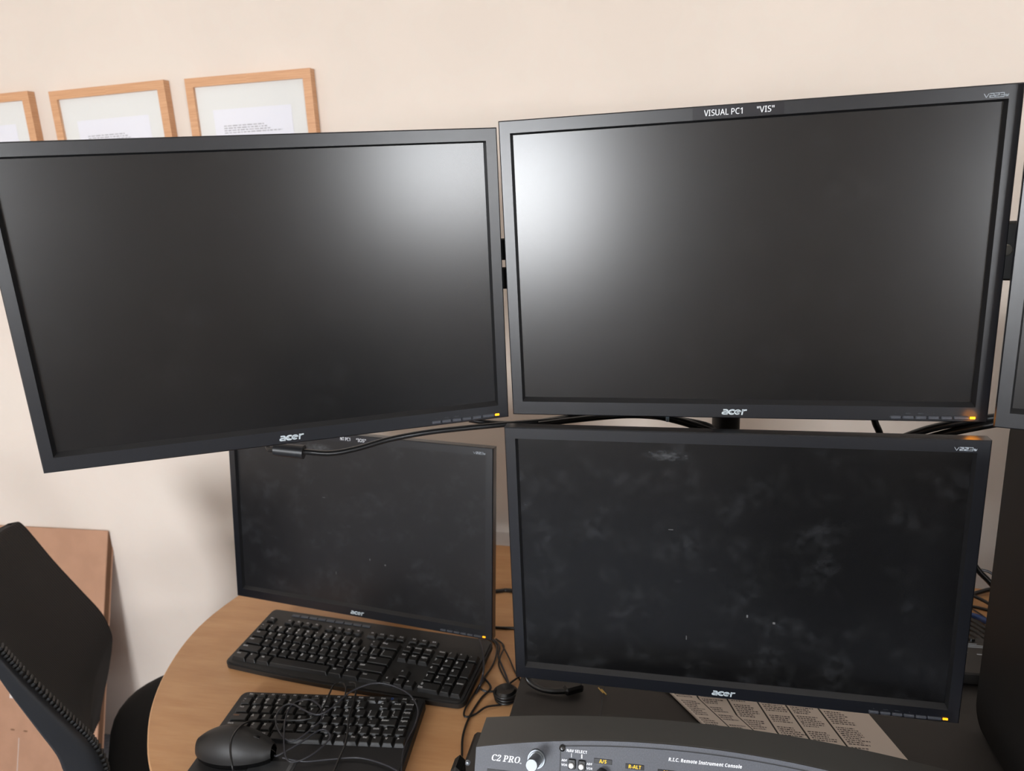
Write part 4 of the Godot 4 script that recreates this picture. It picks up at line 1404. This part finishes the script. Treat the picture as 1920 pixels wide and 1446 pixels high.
func build_cables() -> void:
	# screen cable with its ferrite, hanging under the turned monitor and running behind the lower one
	var c := cord("screen_cable", "thick black screen cable with ferrite hanging below the turned monitor", zz([[500, 790, -0.815], [503, 838, -0.80], [520, 843, -0.795], [570, 847, -0.80], [620, 850, -0.815], [670, 841, -0.83], [730, 824, -0.845], [800, 811, -0.855], [870, 803, -0.865], [945, 796, -0.875], [1030, 789, -0.895], [1120, 778, -0.92]]), 0.0036, "cable", "screen cables", 8, 10)
	var st := st_new()
	var fa: Vector3 = on_z(515, 842.5, -0.7955) - c.position
	var fb: Vector3 = on_z(570, 848, -0.80) - c.position
	tube(st, [fa, fa.lerp(fb, 0.08), fa.lerp(fb, 0.92), fb], 0.0078, 20, 0.0088)
	put(c, "ferrite_bead", st.commit(), "chair_frame")
	cord("screen_cable", "black cable lying over the lower monitor's top by the joint of the upper pair", zz([[880, 787, -0.88], [930, 794, -0.885], [990, 793, -0.895], [1060, 783, -0.905], [1110, 770, -0.915]]), 0.0036, "cable", "screen cables")
	cord("screen_cable", "black cable arching between the upper and lower monitors towards the post", zz([[1010, 796, -0.88], [1090, 786, -0.89], [1180, 779, -0.90], [1250, 784, -0.905], [1330, 800, -0.91], [1350, 830, -0.915]]), 0.004, "cable", "screen cables")
	var c3 := cord("screen_cable", "black cable with pale tie sloping down to the post between two monitors", zz([[1190, 772, -0.90], [1250, 783, -0.90], [1300, 797, -0.90], [1345, 815, -0.90], [1350, 850, -0.90]]), 0.0052, "cable", "screen cables")
	st = st_new()
	var tp: Vector3 = on_z(1251.5, 783.5, -0.895) - c3.position
	cbox(st, Vector3(0.0042, 0.008, 0.012), 0.001, off(tp))
	put(c3, "cable_tie", st.commit(), "tie")
	cord("screen_cable", "short black cable dropping behind the dusty monitor from the VISUAL one", zz([[1636, 775, -0.93], [1642, 795, -0.93], [1650, 815, -0.93], [1655, 850, -0.93]]), 0.0040, "cable", "screen cables")
	cord("screen_cable", "upper black cable sloping to the angled monitor above the black tower", zz([[1690, 822, -0.90], [1740, 805, -0.90], [1800, 792, -0.895], [1862, 783, -0.89], [1935, 776, -0.88]]), 0.0048, "cable", "screen cables")
	cord("screen_cable", "lower black cable sloping to the angled monitor above the black tower", zz([[1740, 822, -0.90], [1790, 809, -0.895], [1840, 799, -0.89], [1890, 790, -0.885], [1950, 780, -0.88]]), 0.0048, "cable", "screen cables")
	# tabletop leads between the standing monitor and the equipment case
	var T := TABLE_Y + 0.003
	cord("power_lead", "straight black lead crossing the table between two monitors", yy([[880, 1172, T], [933, 1177, T], [965, 1178, T], [1010, 1180, T]]), 0.0026, "cable", "table leads")
	cord("power_lead", "black lead with pinched middle at the back of the table", yy([[900, 1112, T + 0.003], [940, 1108, T], [950, 1107, T], [975, 1109, T + 0.003], [1010, 1112, T]]), 0.0042, "cable", "table leads")
	cord("thin_cord", "thin black cord looping from the standing monitor's foot over the table", yy([[895, 1190, T], [922, 1200, T], [932, 1215, T + 0.004], [925, 1245, T], [905, 1275, T], [890, 1300, T], [872, 1330, T], [872, 1344, T], [890, 1340, T], [912, 1326, T + 0.002], [940, 1322, T]]), 0.0016, "cable", "thin cords on the table")
	cord("thin_cord", "grey thin cord running down beside the number pad to the adapter ring", yy([[925, 1198, T], [936, 1212, T + 0.003], [935, 1232, T], [948, 1265, T + 0.004], [960, 1300, T + 0.004], [965, 1312, T]]), 0.0018, "cable_thin", "thin cords on the table")
	cord("thin_cord", "thin black cord crossing the others near the standing monitor's corner", yy([[930, 1198, T], [945, 1212, T + 0.002], [938, 1232, T + 0.004], [936, 1250, T], [955, 1285, T + 0.002], [975, 1300, T]]), 0.0015, "cable", "thin cords on the table")
	cord("thin_cord", "thin black cord sagging in a bow across the table to the case", yy([[908, 1275, T], [900, 1290, T + 0.002], [915, 1297, T], [940, 1293, T], [958, 1280, T + 0.003], [975, 1268, T + 0.003]]), 0.0016, "cable", "thin cords on the table")
	cord("thin_cord", "thin black cord slanting up under the dusty monitor's corner", yy([[942, 1210, T + 0.004], [955, 1235, T + 0.002], [967, 1262, T], [985, 1290, T]]), 0.0014, "cable", "thin cords on the table")
	cord("thin_cord", "black cord descending along the table beside the console flank", yy([[908, 1272, T], [920, 1290, T + 0.001], [902, 1310, T], [880, 1345, T], [868, 1380, T], [866, 1420, T], [862, 1470, T]]), 0.0018, "cable", "thin cords on the table")
	cord("thin_cord", "thin bluish cord draped over the number pad's edge", yy([[898, 1196, 0.766], [904, 1212, 0.768], [907, 1240, 0.767], [906, 1262, 0.763], [900, 1285, T + 0.004], [893, 1300, T]]), 0.0016, "cable_thin", "thin cords on the table")
	# adapter ring on the table
	var hub := thing("coiled_adapter", "small round black cable adapter on the table beside the equipment case", "adapter", off(on_y(949, 1312, TABLE_Y)))
	st = st_new()
	lathe(st, [[0.0, 0.0], [0.015, 0.0], [0.017, 0.004], [0.017, 0.016], [0.014, 0.02], [0.009, 0.019], [0.0, 0.0175]], 28)
	put(hub, "adapter_body", st.commit(), "black_gloss")
	st = st_new()
	for k in 3:
		var ring := []
		for i in 25:
			ring.append(Vector3(cos(TAU * i / 24.0) * (0.0165 + 0.001 * k), 0.004 + 0.005 * k, sin(TAU * i / 24.0) * 0.0165))
		tube(st, ring, 0.0022, 6)
	put(hub, "wound_cord", st.commit(), "cable")
	# screen plug lying on the equipment case below the dusty monitor
	var B := BASE_Y
	var pl := cord("plug_lead", "black lead ending in a plug on the case under the dusty monitor", yy([[983, 1250, B + 0.03], [990, 1275, B + 0.012], [1010, 1290, B + 0.006], [1035, 1296, B + 0.006], [1060, 1296, B + 0.007]]), 0.0042, "cable", "", 7, 10)
	st = st_new()
	var p0: Vector3 = on_y(1058, 1296, B + 0.008) - pl.position
	var p1: Vector3 = on_y(1092, 1287, B + 0.008) - pl.position
	cbox(st, Vector3(p0.distance_to(p1), 0.012, 0.015), 0.003, face(p1 - p0, Vector3.UP, (p0 + p1) / 2.0))
	put(pl, "plug", st.commit(), "cable")
	st = st_new()
	for q in [[1122, 1290], [1128, 1293]]:
		var g0: Vector3 = on_y(q[0], q[1], B + 0.005) - pl.position
		var g1: Vector3 = on_y(q[0] + 9, q[1] + 10, B + 0.005) - pl.position
		tube(st, [g0, g1], 0.0009, 8)
	put(pl, "plug_pin", st.commit(), "gold")
	# leads behind the case, seen between the dusty monitor and the tower
	cord("rear_lead", "thick black lead sloping steeply down beside the black tower", zz([[1800, 1020, -1.12], [1833, 1068, -1.12], [1852, 1088, -1.12], [1868, 1106, -1.12], [1900, 1140, -1.12]]), 0.0042, "cable", "leads behind the case")
	cord("rear_lead", "thin grey-green lead bowing over towards the black tower", zz([[1815, 1085, -1.2], [1830, 1070, -1.2], [1846, 1070, -1.2], [1862, 1077, -1.2], [1900, 1102, -1.2], [1960, 1185, -1.2]]), 0.0022, "cable_thin", "leads behind the case")
	cord("rear_lead", "black lead lying along the table's back edge by the tower", yy([[1800, 1122, T + 0.004], [1832, 1112, T + 0.004], [1864, 1104, T + 0.006], [1910, 1098, T + 0.006]]), 0.0042, "cable", "leads behind the case")
	cord("rear_lead", "black lead slanting across the table behind the adapter", yy([[1800, 1108, T + 0.012], [1828, 1119, T + 0.012], [1845, 1127, T + 0.01], [1862, 1136, T + 0.01], [1900, 1152, T + 0.01]]), 0.0032, "cable", "leads behind the case")
	cord("rear_lead", "black lead running level across the table behind the adapter", yy([[1790, 1135, T], [1826, 1138, T], [1860, 1146, T], [1900, 1152, T]]), 0.0028, "cable", "leads behind the case")
	cord("rear_lead", "thin black lead falling across the table towards the blue cable", yy([[1800, 1134, T], [1826, 1144, T], [1850, 1160, T], [1880, 1180, T]]), 0.0014, "cable", "leads behind the case")
	cord("network_cable", "blue network cable behind the adapter beside the black tower", yy([[1800, 1150, T + 0.004], [1832, 1157, T + 0.004], [1850, 1166, T + 0.004], [1870, 1172, T + 0.004]]), 0.0055, "cable_blue", "blue network cables")
	cord("network_cable", "lower blue network cable half hidden by black leads near the tower", yy([[1800, 1160, T + 0.012], [1824, 1170, T + 0.012], [1845, 1182, T + 0.012], [1880, 1200, T + 0.012]]), 0.0028, "cable_blue", "blue network cables")
	for k in 4:
		var dy := 9.0 * k
		cord("bundled_lead", "black lead in the dark bundle just behind the flat adapter", yy([[1790, 1150 + dy, T + 0.016 + 0.006 * k], [1824, 1164 + dy, T + 0.018 + 0.006 * k], [1845, 1178 + dy, T + 0.018 + 0.006 * k], [1880, 1200 + dy, T + 0.018 + 0.006 * k]]), 0.0045, "cable", "dark bundle behind the adapter")
	# mouse cord, tangled over the compact keyboard
	var K := TABLE_Y + 0.026
	var mouse := get_node("mouse")
	var mp := []
	for p in yy([
		[515, 1417, K], [523, 1416, K + 0.002], [560, 1395, K + 0.004], [600, 1369, K + 0.004], [617, 1375, K + 0.003], [616, 1388, K], [590, 1412, K], [560, 1427, K], [540, 1426, K + 0.003],
		[533, 1400, K + 0.006], [535, 1350, K + 0.008], [550, 1320, K + 0.009], [580, 1312, K + 0.010], [600, 1325, K + 0.010], [604, 1345, K + 0.009], [590, 1362, K + 0.008], [555, 1388, K + 0.006], [533, 1385, K + 0.006],
		[519, 1362, K + 0.006], [520, 1338, K + 0.008], [545, 1320, K + 0.011], [600, 1340, K + 0.014], [660, 1296, K + 0.016], [710, 1281, K + 0.018], [760, 1297, K + 0.012], [783, 1327, K + 0.002], [778, 1360, K - 0.006], [757, 1405, K - 0.010], [752, 1470, K - 0.012]]):
		mp.append(mouse.transform.affine_inverse() * p)
	st = st_new()
	tube(st, spline(mp, 8), 0.0013, 7)
	put(mouse, "cord", st.commit(), "cable_thin").set_meta("label", "thin grey cord tangled in loops over the compact keyboard")
	cord("thin_cord", "thin black cord bowed across the mouse and the compact keyboard", yy([[445, 1475, K - 0.006], [436, 1440, K + 0.030], [432, 1400, K + 0.044], [440, 1375, K + 0.042], [460, 1356, K + 0.030], [490, 1350, K + 0.008], [540, 1351, K + 0.008], [580, 1348, K + 0.010], [604, 1330, K + 0.010], [618, 1300, K + 0.010], [626, 1285, K + 0.006], [640, 1280, K + 0.004], [649, 1290, K + 0.004], [645, 1310, K]]), 0.0014, "cable", "", 7, 7)
	cord("thin_cord", "thin black cord running down across the middle of the compact keyboard", yy([[655, 1280, K + 0.004], [668, 1284, K + 0.006], [665, 1310, K + 0.004], [655, 1345, K + 0.004], [650, 1385, K + 0.002], [635, 1425, K - 0.004], [615, 1470, K - 0.006]]), 0.0016, "cable", "", 7, 7)
	cord("thin_cord", "pale thin cord lying across the palm rest of the compact keyboard", yy([[530, 1421, K - 0.002], [570, 1428, K - 0.004], [620, 1424, K - 0.006], [670, 1421, K - 0.006], [710, 1430, K - 0.006], [745, 1446, K - 0.006], [770, 1470, K - 0.01]]), 0.0013, "cable_thin", "", 7, 7)
